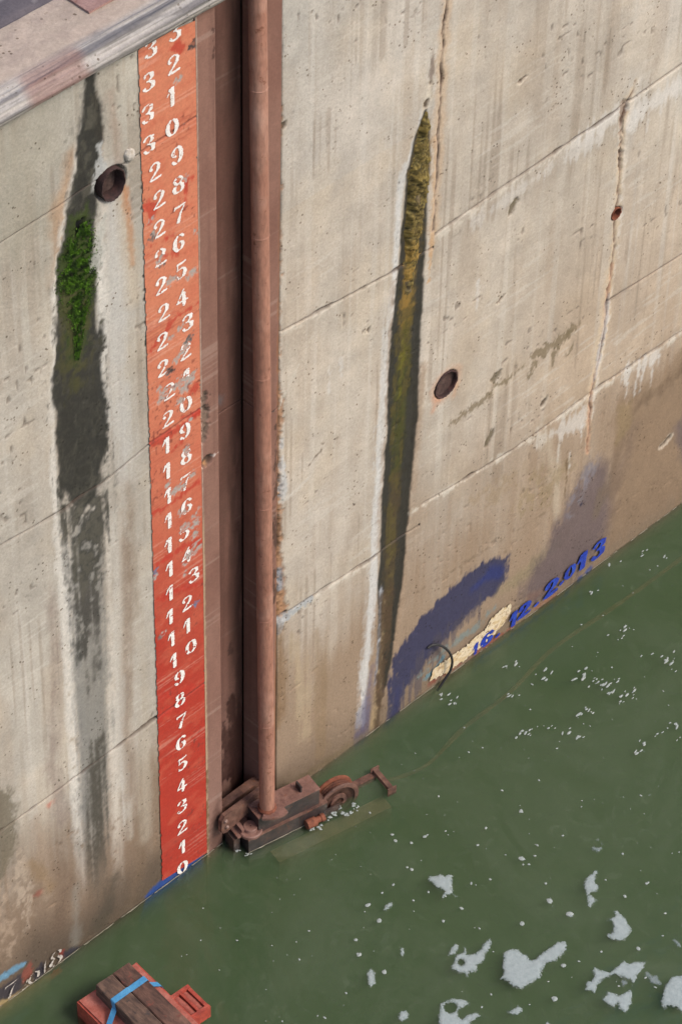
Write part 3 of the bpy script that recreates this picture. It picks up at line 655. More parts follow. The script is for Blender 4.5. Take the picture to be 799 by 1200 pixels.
# ------------------------------------------------------------------ water level gauge: red painted strip with stencilled numerals
def seg_sd(x, z, pts, ws):
    d = np.full(x.shape, 9e9)
    for a, b, wa, wb in zip(pts, pts[1:], ws, ws[1:]):
        dx, dz = b[0] - a[0], b[1] - a[1]
        t = np.clip(((x - a[0]) * dx + (z - a[1]) * dz) / (dx * dx + dz * dz + 1e-12), 0, 1)
        d = np.minimum(d, np.hypot(x - a[0] - t * dx, z - a[1] - t * dz) - (wa + (wb - wa) * t) / 2)
    return d
def arc(cx, cz, rx, rz, a0, a1, w0, w1, n=12):
    P, Wd = [], []
    for k in range(n + 1):
        a = math.radians(a0 + (a1 - a0) * k / n)
        P.append((cx + rx * math.cos(a), cz + rz * math.sin(a)))
        Wd.append(w0 + (w1 - w0) * abs(math.cos(a)))
    return P, Wd
# thick and thin stencil strokes in a 0.62 x 1 box, with the stencil bridges left open
GL = {
 '0': [arc(.31, .5, .24, .44, -72, 72, .05, .19), arc(.31, .5, .24, .44, 108, 252, .05, .19)],
 '1': [([(.38, .02), (.38, .98)], [.18, .18]), ([(.10, .58), (.17, .72), (.24, .92)], [.04, .08, .10])],
 '2': [arc(.29, .72, .22, .24, 175, 20, .08, .10), ([(.50, .76), (.46, .58), (.30, .36), (.10, .14)], [.17, .17, .10, .07]), ([(.06, .06), (.30, .05), (.56, .08)], [.10, .12, .12]), ([(.09, .70), (.12, .66)], [.15, .13])],
 '3': [([(.08, .80), (.16, .93), (.30, .96)], [.13, .09, .08]), ([(.36, .95), (.48, .86), (.48, .70), (.36, .58)], [.09, .17, .17, .08]), ([(.24, .53), (.34, .52)], [.06, .08]), ([(.38, .47), (.53, .36), (.52, .16), (.36, .05)], [.09, .18, .18, .08]), ([(.28, .03), (.14, .06), (.08, .17)], [.08, .09, .14])],
 '4': [([(.42, .97), (.30, .80), (.10, .36)], [.07, .07, .07]), ([(.06, .28), (.31, .28)], [.09, .09]), ([(.52, .28), (.60, .28)], [.09, .09]), ([(.42, .03), (.42, .72)], [.17, .17])],
 '5': [([(.14, .93), (.34, .91), (.54, .96)], [.12, .12, .09]), ([(.14, .82), (.12, .56)], [.06, .06]), ([(.18, .58), (.32, .62), (.42, .58)], [.05, .08, .10]), ([(.48, .52), (.54, .34), (.46, .14), (.36, .06)], [.12, .19, .17, .08]), ([(.27, .03), (.14, .06), (.07, .17)], [.08, .09, .14])],
 '6': [([(.52, .82), (.46, .92), (.36, .96)], [.14, .11, .08]), arc(.31, .48, .23, .46, 112, 250, .06, .20), ([(.36, .55), (.48, .46), (.52, .30), (.46, .14), (.37, .06)], [.07, .13, .17, .13, .07])],
 '7': [([(.06, .84), (.08, .94), (.32, .92), (.58, .95)], [.06, .10, .13, .07]), ([(.55, .84), (.36, .50), (.24, .03)], [.06, .10, .17])],
 '8': [arc(.30, .74, .18, .21, -70, 70, .05, .14), arc(.30, .74, .18, .21, 110, 250, .05, .14), arc(.31, .27, .22, .24, -70, 70, .05, .18), arc(.31, .27, .22, .24, 110, 250, .05, .18)],
 '9': [([(.10, .18), (.16, .08), (.26, .04)], [.14, .11, .08]), arc(.31, .52, .23, .46, -68, 70, .06, .20), ([(.26, .45), (.14, .54), (.10, .70), (.16, .86), (.25, .94)], [.07, .13, .17, .13, .07])],
 '.': [([(.26, .08), (.34, .12)], [.18, .18])],
}
# grey bare patches and red touch-ups on the strip: (x, z, radius, kind)
CH = []
for (u, v), r, k in zip([(0.053, 5.521), (0.055, 5.39), (0.074, 5.414), (0.112, 5.214), (0.123, 5.159), (0.181, 5.021), (0.225, 5.013), (0.344, 4.979), (0.318, 4.963), (0.166, 4.611), (0.191, 4.62), (0.249, 4.641), (0.236, 4.624), (0.297, 4.51), (0.317, 4.523), (0.264, 4.455), (0.277, 4.472), (0.219, 4.426), (0.154, 4.366), (0.179, 4.375), (0.112, 4.244), (0.092, 4.206), (0.082, 4.296), (0.209, 4.247), (0.247, 4.242), (0.299, 4.215), (0.272, 4.174), (0.325, 4.237), (0.238, 4.111), (0.306, 3.916), (0.276, 3.696), (0.192, 3.441), (0.231, 3.435), (0.158, 3.437), (0.134, 3.522), (0.319, 3.471), (0.361, 3.159), (0.208, 3.244), (0.339, 3.069), (0.32, 3.125), (0.238, 3.091), (0.278, 3.09), (0.338, 2.979), (0.363, 2.854), (0.343, 2.897), (0.281, 2.841), (0.315, 2.831), (0.246, 2.78), (0.251, 2.697), (0.381, 6.504), (0.357, 6.5), (0.306, 5.66), (0.241, 3.222), (0.03, 2.31), (0.058, 2.334), (0.017, 2.844), (0.012, 2.89), (0.328, 2.393), (0.253, 6.337), (0.277, 6.341), (0.361, 5.252)],
        [3,3,2.5,3,3,3.5,3,4,3,3,2,3,2,4,4,4.5,3.5,4,4,3,4.5,4,3,5,5,6,5,4,4,3,3,4.5,4,3,3,3,3,3,4,3,4,3,4,3,3,4,3.5,3,2.5,3,2.5,2.5,3,2.5,3,3,3,3,2.5,2,2.5],
        'gdggdgggggggggdgggdkgggggggggggggggggggggggggggggkkggdggbbgggg'):
    CH.append((u, v, r / 150.0, k))
RED = [([(0.234, 6.553), (0.269, 6.557), (0.281, 6.529)], .05), ([(0.293, 5.65), (0.304, 5.54), (0.29, 5.489)], .025), ([(0.233, 5.679), (0.361, 5.635)], .02), ([(0.031, 5.626), (0.091, 5.603), (0.065, 5.548)], .07), ([(0.096, 5.342), (0.195, 5.332)], .03), ([(-0.018, 3.925), (0.195, 3.897), (0.425, 3.925)], .05), ([(0.199, 3.781), (0.238, 3.795)], .04), ([(0.349, 4.118), (0.362, 4.136)], .05), ([(0.242, 3.965), (0.398, 3.916)], .03), ([(0.003, 1.802), (0.149, 1.736), (0.395, 1.64)], .05), ([(0.006, 1.645), (0.111, 1.611), (0.216, 1.591)], .08), ([(0.018, 3.375), (0.15, 3.353), (0.404, 3.386)], .03), ([(0.027, 4.616), (0.213, 4.738), (0.41, 4.742)], .02), ([(0.13, 5.227), (0.223, 5.196)], .03), ([(0.046, 2.936), (0.242, 2.94), (0.411, 2.877)], .05), ([(0.066, 2.636), (0.201, 2.61), (0.407, 2.534)], .05)]
def chip_mask(x, z, kinds='gdkb'):
    k = np.zeros(np.shape(x))
    w = (fbm(x * 55, z * 55, 3, 4) - .5) * .075
    for (u, v, r, kd) in CH:
        if kd in kinds:
            k = np.maximum(k, ss(.006, -.006, np.hypot((x - u), (z - v - (x - u) * .15)) - r + w))
    return k
GX, GT = 0.390, WALL_TOP
gauge = thing('water_level_gauge', 'tall orange red gauge strip with white stencilled numbers painted down the wall', 'gauge', (0.195, -0.01, 0.02))
xs = np.arange(-0.004, GX + 0.004, 0.006); nz = int(GT / 0.007)
t = np.linspace(0, 1, nz)
X = np.tile(xs, (nz, 1))
Z = (0.066 - 0.050 * xs / GX)[None] + t[:, None] * (GT - 0.07)
g = Paint(X, Z, np.array([0.4, .1, .05]))
x, z = g.X, g.Z
f = ss(1.6, 4.6, z + (fbm(x * 3, z * 1.2, 2, 3) - .5) * 1.6)[:, None]
g.col = A(182, 58, 42) * (1 - f) + A(214, 132, 100) * f
n1 = fbm(x * 9, (z - x * .1) * 14, 4, 4); n2 = fbm(x * 30, z * 60, 6, 3)
g.tint(ss(.52, .75, n1) * .35, A(206, 106, 80)); g.tint(ss(.5, .22, n1) * .35 * ss(5, 1.5, z), A(178, 60, 46))
g.tint(ss(.55, .8, fbm(x * 14, (z + x * .25) * 40, 9, 4)) * .06, A(222, 134, 104))
g.tint(ss(.60, .78, n2) * .35 * ss(1.2, 3, z), A(190, 96, 72))
hl = vn(x * 1.5, z * 30, 14) * vn(x * 2, z * 5.1, 15)
g.tint(ss(.60, .74, hl) * .08, A(226, 156, 126))
hl = ss(.45, .62, vn(x * .7, z * 96, 16) * vn(x * 3, z * 9, 17))
g.tint(hl * .22, A(240, 196, 172))
hl = ss(.47, .62, vn(x * .7, z * 110, 18) * vn(x * 3, z * 9, 19))
g.tint(hl * .35, A(160, 66, 52))
for q, w in RED:
    g.put(q, w, A(192, 58, 44), .75, .015, .03, .03, .02)
for c_, kd in ((A(176, 168, 160), 'g'), (A(110, 100, 96), 'd'), (A(74, 66, 64), 'k'), (A(110, 124, 150), 'b')):
    k = chip_mask(x, z, kd)
    g.tint(k * (.55 + .45 * ss(.35, .55, fbm(x * 90, z * 90, 8, 2))), c_ ); g.h -= .002 * k
pk = ss(.80, .88, vn(x * 60, z * 60, 21)) * ss(.5, .7, vn(x * 4, z * 4, 22))
g.tint(pk * .7, A(126, 60, 50))
dk = ss(.75, .2, z + (n1 - .5)) ; g.tint(dk * .25, A(170, 52, 40))
for jz in (1.635, 3.94, 6.02):
    e = np.abs(z - jz - .04 * (x - .2) - .006 * (g.w1 * 2)); k = ss(.012, .002, e); g.h -= .006 * k; g.tint(k * .6, A(110, 50, 42))
e = np.minimum(x + .002, GX + .002 - x)
rag = e - .010 * fbm(x * 3, z * 45, 25, 3) + .002
keep = (rag.reshape(X.shape)[:-1, :-1] > 0)
me = grid_mesh('painted_strip', X, -0.0062 - g.h.reshape(X.shape), Z, np.clip(g.col, .004, .95).reshape(*X.shape, 3), keep=keep)
link('painted_strip', me, MAT['gauge'], gauge)
def glyph(name, ch, cx, cz, w, h, y, mat, parent=None, step=0.003, wear=0.0, lean=0.0, fat=0.0, seed=0):
    mx = .12
    gx = np.arange(cx - w * (.5 + mx), cx + w * (.5 + mx), step); gz = np.arange(cz - h * .56, cz + h * .56, step)
    X, Z = np.meshgrid(gx, gz)
    lx = ((X - cx) - lean * (Z - cz)) / w * .62 + .31; lz = (Z - cz) / h + .5
    d = np.full(X.shape, 9e9)
    for pts, ws in GL[ch]: d = np.minimum(d, seg_sd(lx, lz, pts, ws))
    d = d - fat + (fbm(X * 120 + seed, Z * 120, 3, 3) - .5) * .06
    k = d < 0
    if parent is gauge: k &= chip_mask(X, Z) < .45
    k &= fbm(X * 45 + seed, Z * 60, 9, 3) > wear
    kc = k[:-1, :-1] & k[1:, :-1] & k[:-1, 1:] | (d < -.03)[:-1, :-1] & k[:-1, :-1]
    if not kc.any(): return None
    me = grid_mesh(name, X, np.full(X.shape, y), Z, keep=kc)
    return link(name, me, mat, parent)
left_x = {33: .085, 32: .065, 31: .052, 30: .055, 29: .093, 28: .117, 27: .113, 26: .115, 25: .116, 24: .130, 23: .116, 22: .115, 21: .156, 20: .142, 19: .124, 18: .124, 17: .128, 16: .127, 15: .123, 14: .127, 13: .124, 12: .120, 11: .129, 10: .141}
right_x = {33: .25, 32: .238, 31: .214, 30: .218, 29: .246, 28: .253, 27: .258, 26: .25, 25: .26, 24: .262, 23: .302, 22: .283, 21: .286, 20: .278, 19: .265, 18: .272, 17: .264, 16: .271, 15: .245, 14: .264, 13: .315, 12: .26, 11: .255, 10: .283, 9: .182, 8: .186, 7: .192, 6: .188, 5: .192, 4: .181, 3: .184, 2: .182, 1: .178, 0: .176}
for n in range(34):
    zc = .046 + .2 * n
    if n >= 10: glyph('numeral', str(n)[0], left_x[n], zc - .012, .084, .114, -.0092, MAT['white'], gauge, wear=.25, seed=n, fat=.020)
    glyph('numeral', str(n)[-1], right_x[n], zc + .008, .084, .114, -.0092, MAT['white'], gauge, wear=.25, seed=n + 50, fat=.020)

# ------------------------------------------------------------------ steel lined guide slot beside the gauge
slot = thing('guide_slot', 'brown painted steel guide slot running down the wall beside the gauge strip', 'guide slot', (0.7, 0.0, -0.4))
def slot_paint(u, z, basec, seed, kind):
    p = Paint(u, z, basec)
    x, zz = p.X, p.Z
    n1 = fbm(x * 4, zz * 2, seed, 4); n2 = fbm(x * 20, zz * 12, seed + 3, 4)
    p.tint(ss(.45, .75, n1) * .45, A(148, 112, 98)); p.tint(ss(.55, .25, n1) * .4, A(120, 82, 70))
    p.mul(1 + .22 * (n2 - .5))
    p.tint(ss(.6, .8, fbm(x * 30, zz * .8, seed + 5, 3)) * .35, A(112, 80, 70))
    hl = vn(x * .6, zz * 60, seed + 6) * vn(x * 2, zz * 6, seed + 7)
    p.tint(ss(.5, .66, hl) * .3, A(186, 160, 146))
    p.tint(ss(1.7, .3, zz + (n1 - .5) * .6) * .3, A(150, 122, 112))
    return p
def sheet(name, u0, u1, z0, z1, place, basec, seed, extra=None, step=.008, cut=None):
    us = np.linspace(u0, u1, max(3, int((u1 - u0) / step))); zs = np.linspace(z0, z1, max(3, int((z1 - z0) / step)))
    U, Zz = np.meshgrid(us, zs)
    p = slot_paint(U, Zz, basec, seed, name)
    if extra: extra(p)
    Xw, Yw = place(U, p.h.reshape(U.shape))
    # plate edges turn back so the sheet has thickness
    pad = lambda a: np.pad(a, 1, mode='edge')
    U2 = pad(U); H2 = pad(p.h.reshape(U.shape)); H2[0, :] = H2[-1, :] = -.02; H2[:, 0] = H2[:, -1] = -.02
    Xw, Yw = place(U2, H2)
    c = p.col.reshape(*U.shape, 3); cp = np.stack([pad(c[..., k]) for k in range(3)], -1)
    me = grid_mesh(name, Xw, Yw, pad(Zz), np.clip(cp, .004, .9), pad(p.wet.reshape(U.shape)))
    return link(name, me, MAT['steelpaint'], slot)
BR = A(144, 106, 92)
def ex_flange(p):
    x, z = p.X, p.Z
    # crumbled lime edge against the gauge and the spalled patch
    p.put([(0.426, 4.029), (0.425, 3.912), (0.429, 3.776), (0.415, 3.665)], [.03,.06,.06,.04], A(130, 108, 94), .95, .008, .02, .03, h=-.012)
    p.put([(0.432, 4.005), (0.437, 3.837), (0.422, 3.7)], [.02,.03,.03], A(84, 70, 60), .85, .006, .02, .04, brk=.45, h=-.008)
    k = ss(.022, .006, x - .396 + .012 * (fbm(x * 9, z * 30, 4, 3) - .5)) * ss(3.2, 2.9, z)
    p.tint(k * .8, A(200, 176, 142)); p.tint(ss(.012, .004, x - .396 + .012 * (fbm(x * 9, z * 40, 5, 3) - .5)) * ss(2.8, 3.4, z) * .7, A(206, 184, 166))
    p.put([(.402, .05), (.405, .3), (.40, .8)], .02, A(118, 90, 60), .8, .006, .02)
    p.put([(0.392, 3.483), (0.365, 3.474)], [.04,.05], A(226, 208, 186), .9, .008, .02)
    p.put([(0.486, 3.508), (0.533, 3.511)], [.02,.02], A(224, 206, 196), .8, .006, .01)
    p.put([(.439, 3.499)], .088, A(96, 76, 62), .9, .006, .0, .006, h=-.03)
    p.put([(.441, 3.47)], .03, A(186, 138, 96), .9, .008, .0, .01)
    for zz in (6.52, 6.47, 6.41, 6.36): p.put([(.522, zz), (.519, zz - .02)], .016, A(90, 62, 54), .9, .004, .008)
    p.put([(.49, .0), (.47, .25), (.5, .45)], [.12, .08, .02], A(96, 70, 62), .7, .03, .03, wet=.6)
sheet('flange', .396, .530, -.7, WALL_TOP, lambda U, H: (U, -.003 - H), BR, 3, ex_flange, .006)
def ex_right(p):
    x, z = p.X, p.Z
    k = ss(.03, .0, 1.012 - x + .02 * (fbm(x * 9, z * 14, 4, 4) - .5)) * ss(6.2, 3.5, z)
    p.tint(k * .8, A(150, 104, 70)); p.h -= .008 * k
    p.put([(.99, 3.4), (.995, 2.6), (.985, 2.2), (.98, 1.9)], [.01, .03, .04, .06], A(74, 54, 44), .8, .01, .03, .03, brk=.42)
    p.put([(.94, 3.545), (1.01, 3.555)], .008, A(80, 62, 54), .9, .004, .005)
for a, b in ((-.7, 3.545), (3.553, WALL_TOP)):
    sheet('flange', .900, 1.009, a, b, lambda U, H: (U, -.003 - H), BR, 13, ex_right, .006)
def ex_back(p):
    x, z = p.X, p.Z
    p.tint(ss(.1, .9, x - .55) * .1, A(96, 68, 60))
    p.put([(.88, .2), (.86, .6), (.84, .8), (.80, 1.0)], [.2, .14, .07, .02], A(66, 42, 38), .85, .015, .03, .05, .06, wet=.7)
    p.put([(.78, .35), (.77, .6), (.70, .85)], [.16, .06, .03], A(70, 46, 42), .8, .015, .03, .05, .06, wet=.7)
    p.put([(.80, 1.45), (.80, 1.55)], [.05, .03], A(70, 46, 42), .8, .01, .02, .03)
    grime_shade = ss(.70, .88, x + .10 * (fbm(x * 8, z * 1.3, 88, 4) - .5) * 2) * (.35 + .65 * ss(.35, .6, fbm(x * 12, z * 2.2, 89, 4)))  # blotchy grime plus the slot's shade, painted darker towards the jamb corner
    p.tint(grime_shade * .85, A(76, 53, 46)); p.tint(ss(.55, .75, fbm(x * 20, z * .9, 87, 4)) * .5, A(104, 74, 64))
    p.put([(.70, 3.66)], .10, A(128, 122, 124), .6, .03, .03)
    for zz in (.95, 1.3, 2.1, 2.5, 3.0, 4.6, 5.2):
        p.put([(.86, zz), (.87, zz + .05)], [.03, .015], A(92, 62, 54), .6, .01, .02)
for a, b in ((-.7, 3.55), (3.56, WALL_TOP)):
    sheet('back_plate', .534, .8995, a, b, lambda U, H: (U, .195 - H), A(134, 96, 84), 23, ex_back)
    sheet('side_plate', .0, .185, a, b, lambda U, H: (.900 - H, U), BR, 33)
    sheet('side_plate', .0, .185, a, b, lambda U, H: (.530 + H, U), BR, 43)

# ------------------------------------------------------------------ sockets in the wall
def socket(name, label, x, z, r, depth, t, mats, cat, proud):
    th = thing(name, label, cat, (x, 0.0, z)); sx = .80 if cat == 'drain pipe' else 1.0
    M = Matrix.Translation((x, 0, z)) @ Matrix.Rotation(math.radians(90), 4, 'X')      # local +z points out of the wall (-y)
    bm = bmesh.new()
    n = 44; prof = [(r - t, -depth), (r - t, proud * .4), (r - t * .6, proud), (r - t * .15, proud), (r, proud * .5), (r, -.03)]
    rings = []
    for rr, h in prof:
        rings.append([bm.verts.new(M @ Vector((sx * (rr + .004 * math.sin(5 * k) * (h > -.02)) * math.cos(2 * math.pi * k / n), rr * math.sin(2 * math.pi * k / n), h + .003 * math.sin(3.3 * k)))) for k in range(n)])
    for a, b in zip(rings, rings[1:]):
        for k in range(n): bm.faces.new([a[k], a[(k + 1) % n], b[(k + 1) % n], b[k]])
    bm_obj('rim', bm, mats[0], th, True)
    bm = bmesh.new(); g = 14
    vs = {}
    for k in range(n):
        for j in range(1, 7):
            rr = (r - t) * j / 6
            a = 2 * math.pi * k / n
            vs[j, k] = bm.verts.new(M @ Vector((sx * rr * math.cos(a), rr * math.sin(a), -depth * .9 + .022 * (float(fbm(np.array([rr * math.cos(a) * 16 + 3]), np.array([rr * math.sin(a) * 16 + z]), 4, 4)[0]) - .45))))
    c = bm.verts.new(M @ Vector((0, 0, -depth * .85)))
    for k in range(n):
        k2 = (k + 1) % n
        bm.faces.new([c, vs[1, k], vs[1, k2]])
        for j in range(1, 6): bm.faces.new([vs[j, k], vs[j + 1, k], vs[j + 1, k2], vs[j, k2]])
    bm_obj('core', bm, mats[1], th, True)
    return th
socket('anchor_socket', 'round rusty recessed socket in the concrete right of the mossy channel', *SOCKETS[0], .028, .010, (MAT['hole_dark'], MAT['hole']), 'wall socket', .006)
socket('drain_pipe', 'wide rusty pipe mouth in the wall below the quay edge, left of the gauge', *SOCKETS[1], .055, .014, (MAT['hole_dark'], MAT['hole']), 'drain pipe', .02)
socket('drain_hole', 'small dark pipe hole on the long crack at the upper right', *SOCKETS[2], .05, .006, (MAT['orange_rust'], MAT['black']), 'drain hole', .004)
bm = bmesh.new()
bmesh.ops.create_icosphere(bm, subdivisions=4, radius=1)
for v in bm.verts:
    c = v.co.copy(); k = 1 + .35 * (float(fbm(np.array([c.x * 2 + 5]), np.array([c.z * 2 + c.y]), 3)[0]) - .5)
    v.co = Vector((c.x * .034 * k - .09 + .012, c.y * .022 * k - .004, c.z * .044 * k + 6.035))
props(bm_obj('lime_knob', bm, MAT['lime'], None, True), 'whitish lime knob stuck to the wall just above the rusty pipe mouth', 'lime deposit')

# ------------------------------------------------------------------ moss on the wall
def moss_tufts(name, label, line, n, ln, seed):
    rnd = random.Random(seed); V = []; F = []
    for _ in range(n):
        k = rnd.random() * (len(line) - 1); i = int(k); t = k - i
        (x0, z0, w0), (x1, z1, w1) = line[i], line[i + 1]
        w = w0 + (w1 - w0) * t
        o = rnd.gauss(0, .28)
        if abs(o) > .8 or float(fbm(np.array([k * 5.0]), np.array([o * 4 + 7]), 9, 3)[0]) < .42: continue
        x = x0 + (x1 - x0) * t + o * w; z = z0 + (z1 - z0) * t
        y = .008 - rnd.random() * .014 * (1 - abs(o))
        L = ln * rnd.uniform(.4, 1.2); b = ln * rnd.uniform(.10, .22)
        d = Vector((rnd.uniform(-.35, .35), rnd.uniform(-.35, .1), -rnd.uniform(.6, 1.2))).normalized() * L
        s = Vector((rnd.uniform(-1, 1), rnd.uniform(-.6, .6), rnd.uniform(-.3, .3))).normalized() * b
        q = len(V)
        P = Vector((x, y, z))
        V += [tuple(P - s * .2), tuple(P + d * .5 - s + Vector((0, -.006, 0))), tuple(P + d), tuple(P + d * .5 + s)]
        F.append((q, q + 1, q + 2, q + 3))
    me = bpy.data.meshes.new(name); me.from_pydata(V, [], F); me.update()
    props(link(name, me, MAT['moss']), label, 'moss', kind='stuff')
L = [(-0.409, 5.766), (-0.44, 5.623), (-0.452, 5.485), (-0.447, 5.335), (-0.451, 5.129), (-0.481, 4.874)]
moss_tufts('moss', 'bright green moss hanging in the black channel left of the gauge', [(a, b, w) for (a, b), w in zip(L, [.10, .20, .25, .20, .09, .02])], 14000, .011, 3)
# thick olive growth at the top of the right channel: a lumpy crust on the wall
cl = [(2.166, 5.08), (2.15, 4.984), (2.13, 4.841), (2.118, 4.66), (2.107, 4.443), (2.103, 4.252), (2.099, 4.025), (2.096, 3.795)]
wl = [.02, .08, .13, .16, .17, .16, .14, .08]
xs = np.arange(1.93, 2.33, .006); zs = np.arange(3.75, 5.16, .006)
X, Z = np.meshgrid(xs, zs)
m = Paint(X, Z, A(108, 92, 48))
i = np.arange(X.size)
d = m.sd_line(i, cl, wl) + .035 * m.w1 * 2 + .012 * m.w2 * 2
k = ss(.012, -.05, d)
lump = fbm(m.X * 16, m.Z * 22, 51, 4); lump2 = fbm(m.X * 55, m.Z * 70, 52, 3)
up = ss(3.95, 4.4, m.Z)
m.h = k * (.018 + .026 * up * ss(.3, .75, lump) + .022 * (.3 + up) * lump2 + .014 * fbm(m.X * 130, m.Z * 150, 57, 2)) - .02
m.tint(ss(.42, .68, lump) * .8, A(138, 118, 62)); m.tint(ss(.58, .36, lump2) * .8, A(56, 50, 30)); m.tint(ss(.52, .7, fbm(m.X * 90, m.Z * 110, 58, 3)) * .5, A(164, 146, 88)); m.tint(ss(.60, .8, fbm(m.X * 9, m.Z * 6, 53, 3)) * .6, A(128, 112, 96))
m.tint(ss(4.35, 4.0, m.Z) * ss(.4, .6, lump) * .6, A(176, 138, 66))
keep = (d.reshape(X.shape)[:-1, :-1] < .012)
me = grid_mesh('moss', X, -m.h.reshape(X.shape), Z, np.clip(m.col, .004, .9).reshape(*X.shape, 3), keep=keep)
props(link('moss', me, MAT['concrete']), 'thick olive brown moss crust filling the top of the long channel right of the slot', 'moss', kind='stuff')

# ------------------------------------------------------------------ old painted dates at the waterline
pd = thing('painted_date', 'bright blue hand painted date along the waterline at the right', 'painted date', (3.5, -.01, .1))
for n, (ch, x, z, w, h) in enumerate((('1', 2.884, .085, .06, .10), ('6', 3.0, .10, .11, .11), ('.', 3.11, .09, .08, .09), ('1', 3.259, .104, .09, .13), ('2', 3.37, .118, .12, .12), ('.', 3.50, .12, .09, .10), ('2', 3.64, .14, .13, .14), ('.', 3.751, .15, .08, .10), ('0', 3.828, .162, .10, .12), ('1', 3.95, .18, .12, .15), ('3', 4.12, .18, .13, .16))):
    glyph('numeral', ch, x, z, w, h, -.0135, MAT['bluepaint'], pd, .004, .20, .12, .07 if ch in '126.' else .05, n + 9)
pd = thing('painted_date', 'worn white hand painted numbers over old paint at the lower left waterline', 'painted date', (-1.1, -.01, .05))
for n, (ch, x, z, w, h) in enumerate((('7', -1.27, .10, .12, .13), ('2', -1.16, .055, .055, .09), ('0', -1.085, .058, .10, .10), ('1', -1.0, .078, .05, .10), ('8', -.90, .085, .12, .14))):
    glyph('numeral', ch, x, z, w, h, -.0135, MAT['oldwhite'], pd, .0035, .36, .1, -.012, n + 31)
cp = [(2.444, 0.095), (2.464, 0.191), (2.621, 0.191), (2.788, 0.185), (2.954, 0.206), (3.033, 0.274), (3.141, 0.296), (3.21, 0.279), (3.225, 0.201), (3.17, 0.139), (3.072, 0.083), (2.939, 0.055), (2.796, 0.051), (2.604, 0.05)]
xs = np.arange(2.40, 3.26, .004); zs = np.arange(.03, .32, .004)
X, Z = np.meshgrid(xs, zs)
m = Paint(X, Z, A(226, 208, 176)); d = m.sd_poly(np.arange(X.size), cp) + .02 * m.w2 * 2
m.tint(ss(.5, .66, fbm(m.X * 30, m.Z * 40, 5, 4)) * .7, A(206, 176, 126)); m.tint(ss(.62, .72, fbm(m.X * 50, m.Z * 60, 6, 3)) * .7, A(170, 140, 110))
keep = ((d < 0) & (fbm(m.X * 40, m.Z * 60, 7, 3) > .22)).reshape(X.shape)[:-1, :-1]
me = grid_mesh('cream_paint_mark', X, np.full(X.shape, -.011), Z, np.clip(m.col, .004, .9).reshape(*X.shape, 3), keep=keep)
props(link('cream_paint_mark', me, MAT['gauge']), 'cream painted leaf shaped mark on the wall left of the blue date', 'paint mark')
hp = [(2.40, -.012, .455), (2.437, -.02, .463), (2.48, -.035, .445), (2.53, -.05, .39), (2.575, -.055, .31), (2.605, -.055, .21), (2.60, -.05, .12), (2.56, -.04, .05), (2.50, -.03, -.03)]
def smooth_path(pts, n=6):
    P = [Vector(p) for p in pts]; out = []
    for i in range(len(P) - 1):
        p0, p1, p2, p3 = P[max(i - 1, 0)], P[i], P[i + 1], P[min(i + 2, len(P) - 1)]
        for k in range(n):
            t = k / n
            out.append(.5 * ((2 * p1) + (p2 - p0) * t + (2 * p0 - 5 * p1 + 4 * p2 - p3) * t * t + (3 * p1 - p0 - 3 * p2 + p3) * t ** 3))
    return out + [P[-1]]
bm = bmesh.new(); tube(bm, smooth_path(hp), .009, 8)
props(bm_obj('cable_loop', bm, MAT['black'], None, True), 'thin black cable looping out of the wall into the water by the violet stain', 'cable')

# ------------------------------------------------------------------ floating carriage with its tall pipe, sheave and arm
an = math.radians(-11.5)
CM = Matrix.Translation((.594, -.184, 0)) @ Matrix.Rotation(an, 4, 'Z')
car = thing('mooring_carriage', 'rusty steel carriage at the foot of the slot with tall pipe and sheave', 'mooring carriage', (.594, -.184, 0))
L3 = lambda s, t, z: CM @ Vector((s, t, z))
bm = bmesh.new(); top = Vector((.778, -.05, 7.2)); bot = L3(.17, .049, .30)
dirv = (top - bot)
prof = []
for k in range(60):
    prof.append(bot + dirv * k / 59)
tube(bm, prof, .0495, 28)
pipe = bm_obj('pipe', bm, MAT['pipe'], car, True)
for zz in (1.1, 2.05, 3.0, 4.02, 5.05, 6.05):
    bm = bmesh.new(); c = bot + dirv * ((zz - bot.z) / dirv.z); u = dirv.normalized()
    tube(bm, [c - u * .006, c - u * .003, c + u * .003, c + u * .006], [.0495, .0513, .0513, .0495], 28)
    o = bm_obj('weld_seam', bm, MAT['pipe'], pipe, True); o.matrix_parent_inverse = pipe.matrix_basis.inverted()
    o.parent = pipe; o.matrix_parent_inverse = Matrix.Identity(4)
def cbox(name, s0, s1, t0, t1, z0, z1, mat, bev=.004):
    bm = bmesh.new(); box(bm, ((s0 + s1) / 2, (t0 + t1) / 2, (z0 + z1) / 2), (s1 - s0, t1 - t0, z1 - z0), CM)
    return bm_obj(name, bm, mat, car, False, bev)
base = cbox('base_beam', 0, .60, .0, .19, -.45, .118, MAT['darksteel'], .006)
cbox('base_top_plate', -.004, .604, -.004, .194, .1185, .126, MAT['rust'], .002)
cbox('housing', .085, .548, .016, .147, .1265, .268, MAT['darksteel'], .005)
cbox('housing_top_plate', .080, .552, .011, .152, .2685, .278, MAT['plate'], .002)
cbox('cleat', .425, .437, .05, .11, .2785, .33, MAT['darksteel'], .004)
cbox('notch_block', -.075, -.03, .06, .17, -.4, .112, MAT['darksteel'], .005)
cbox('lever_plate', -.055, .075, .045, .185, .1265, .142, MAT['plate'], .003)
for s in (-.004, .098):
    cbox('lever_bar', s - .013, s + .013, .055, .17, .1425, .176, MAT['plate'], .004)
bm = bmesh.new(); lathe(bm, [(.078, .1265), (.078, .146), (.072, .152), (.05, .152), (.047, .158), (.047, .176), (.043, .180), (.006, .180), (.005, .174)], CM @ Matrix.Translation((.05, .060, 0)), 36)
bm_obj('bearing_cap', bm, MAT['plate'], car, True)
bm = bmesh.new()
pp = [(.265, .130), (.262, -.055)]
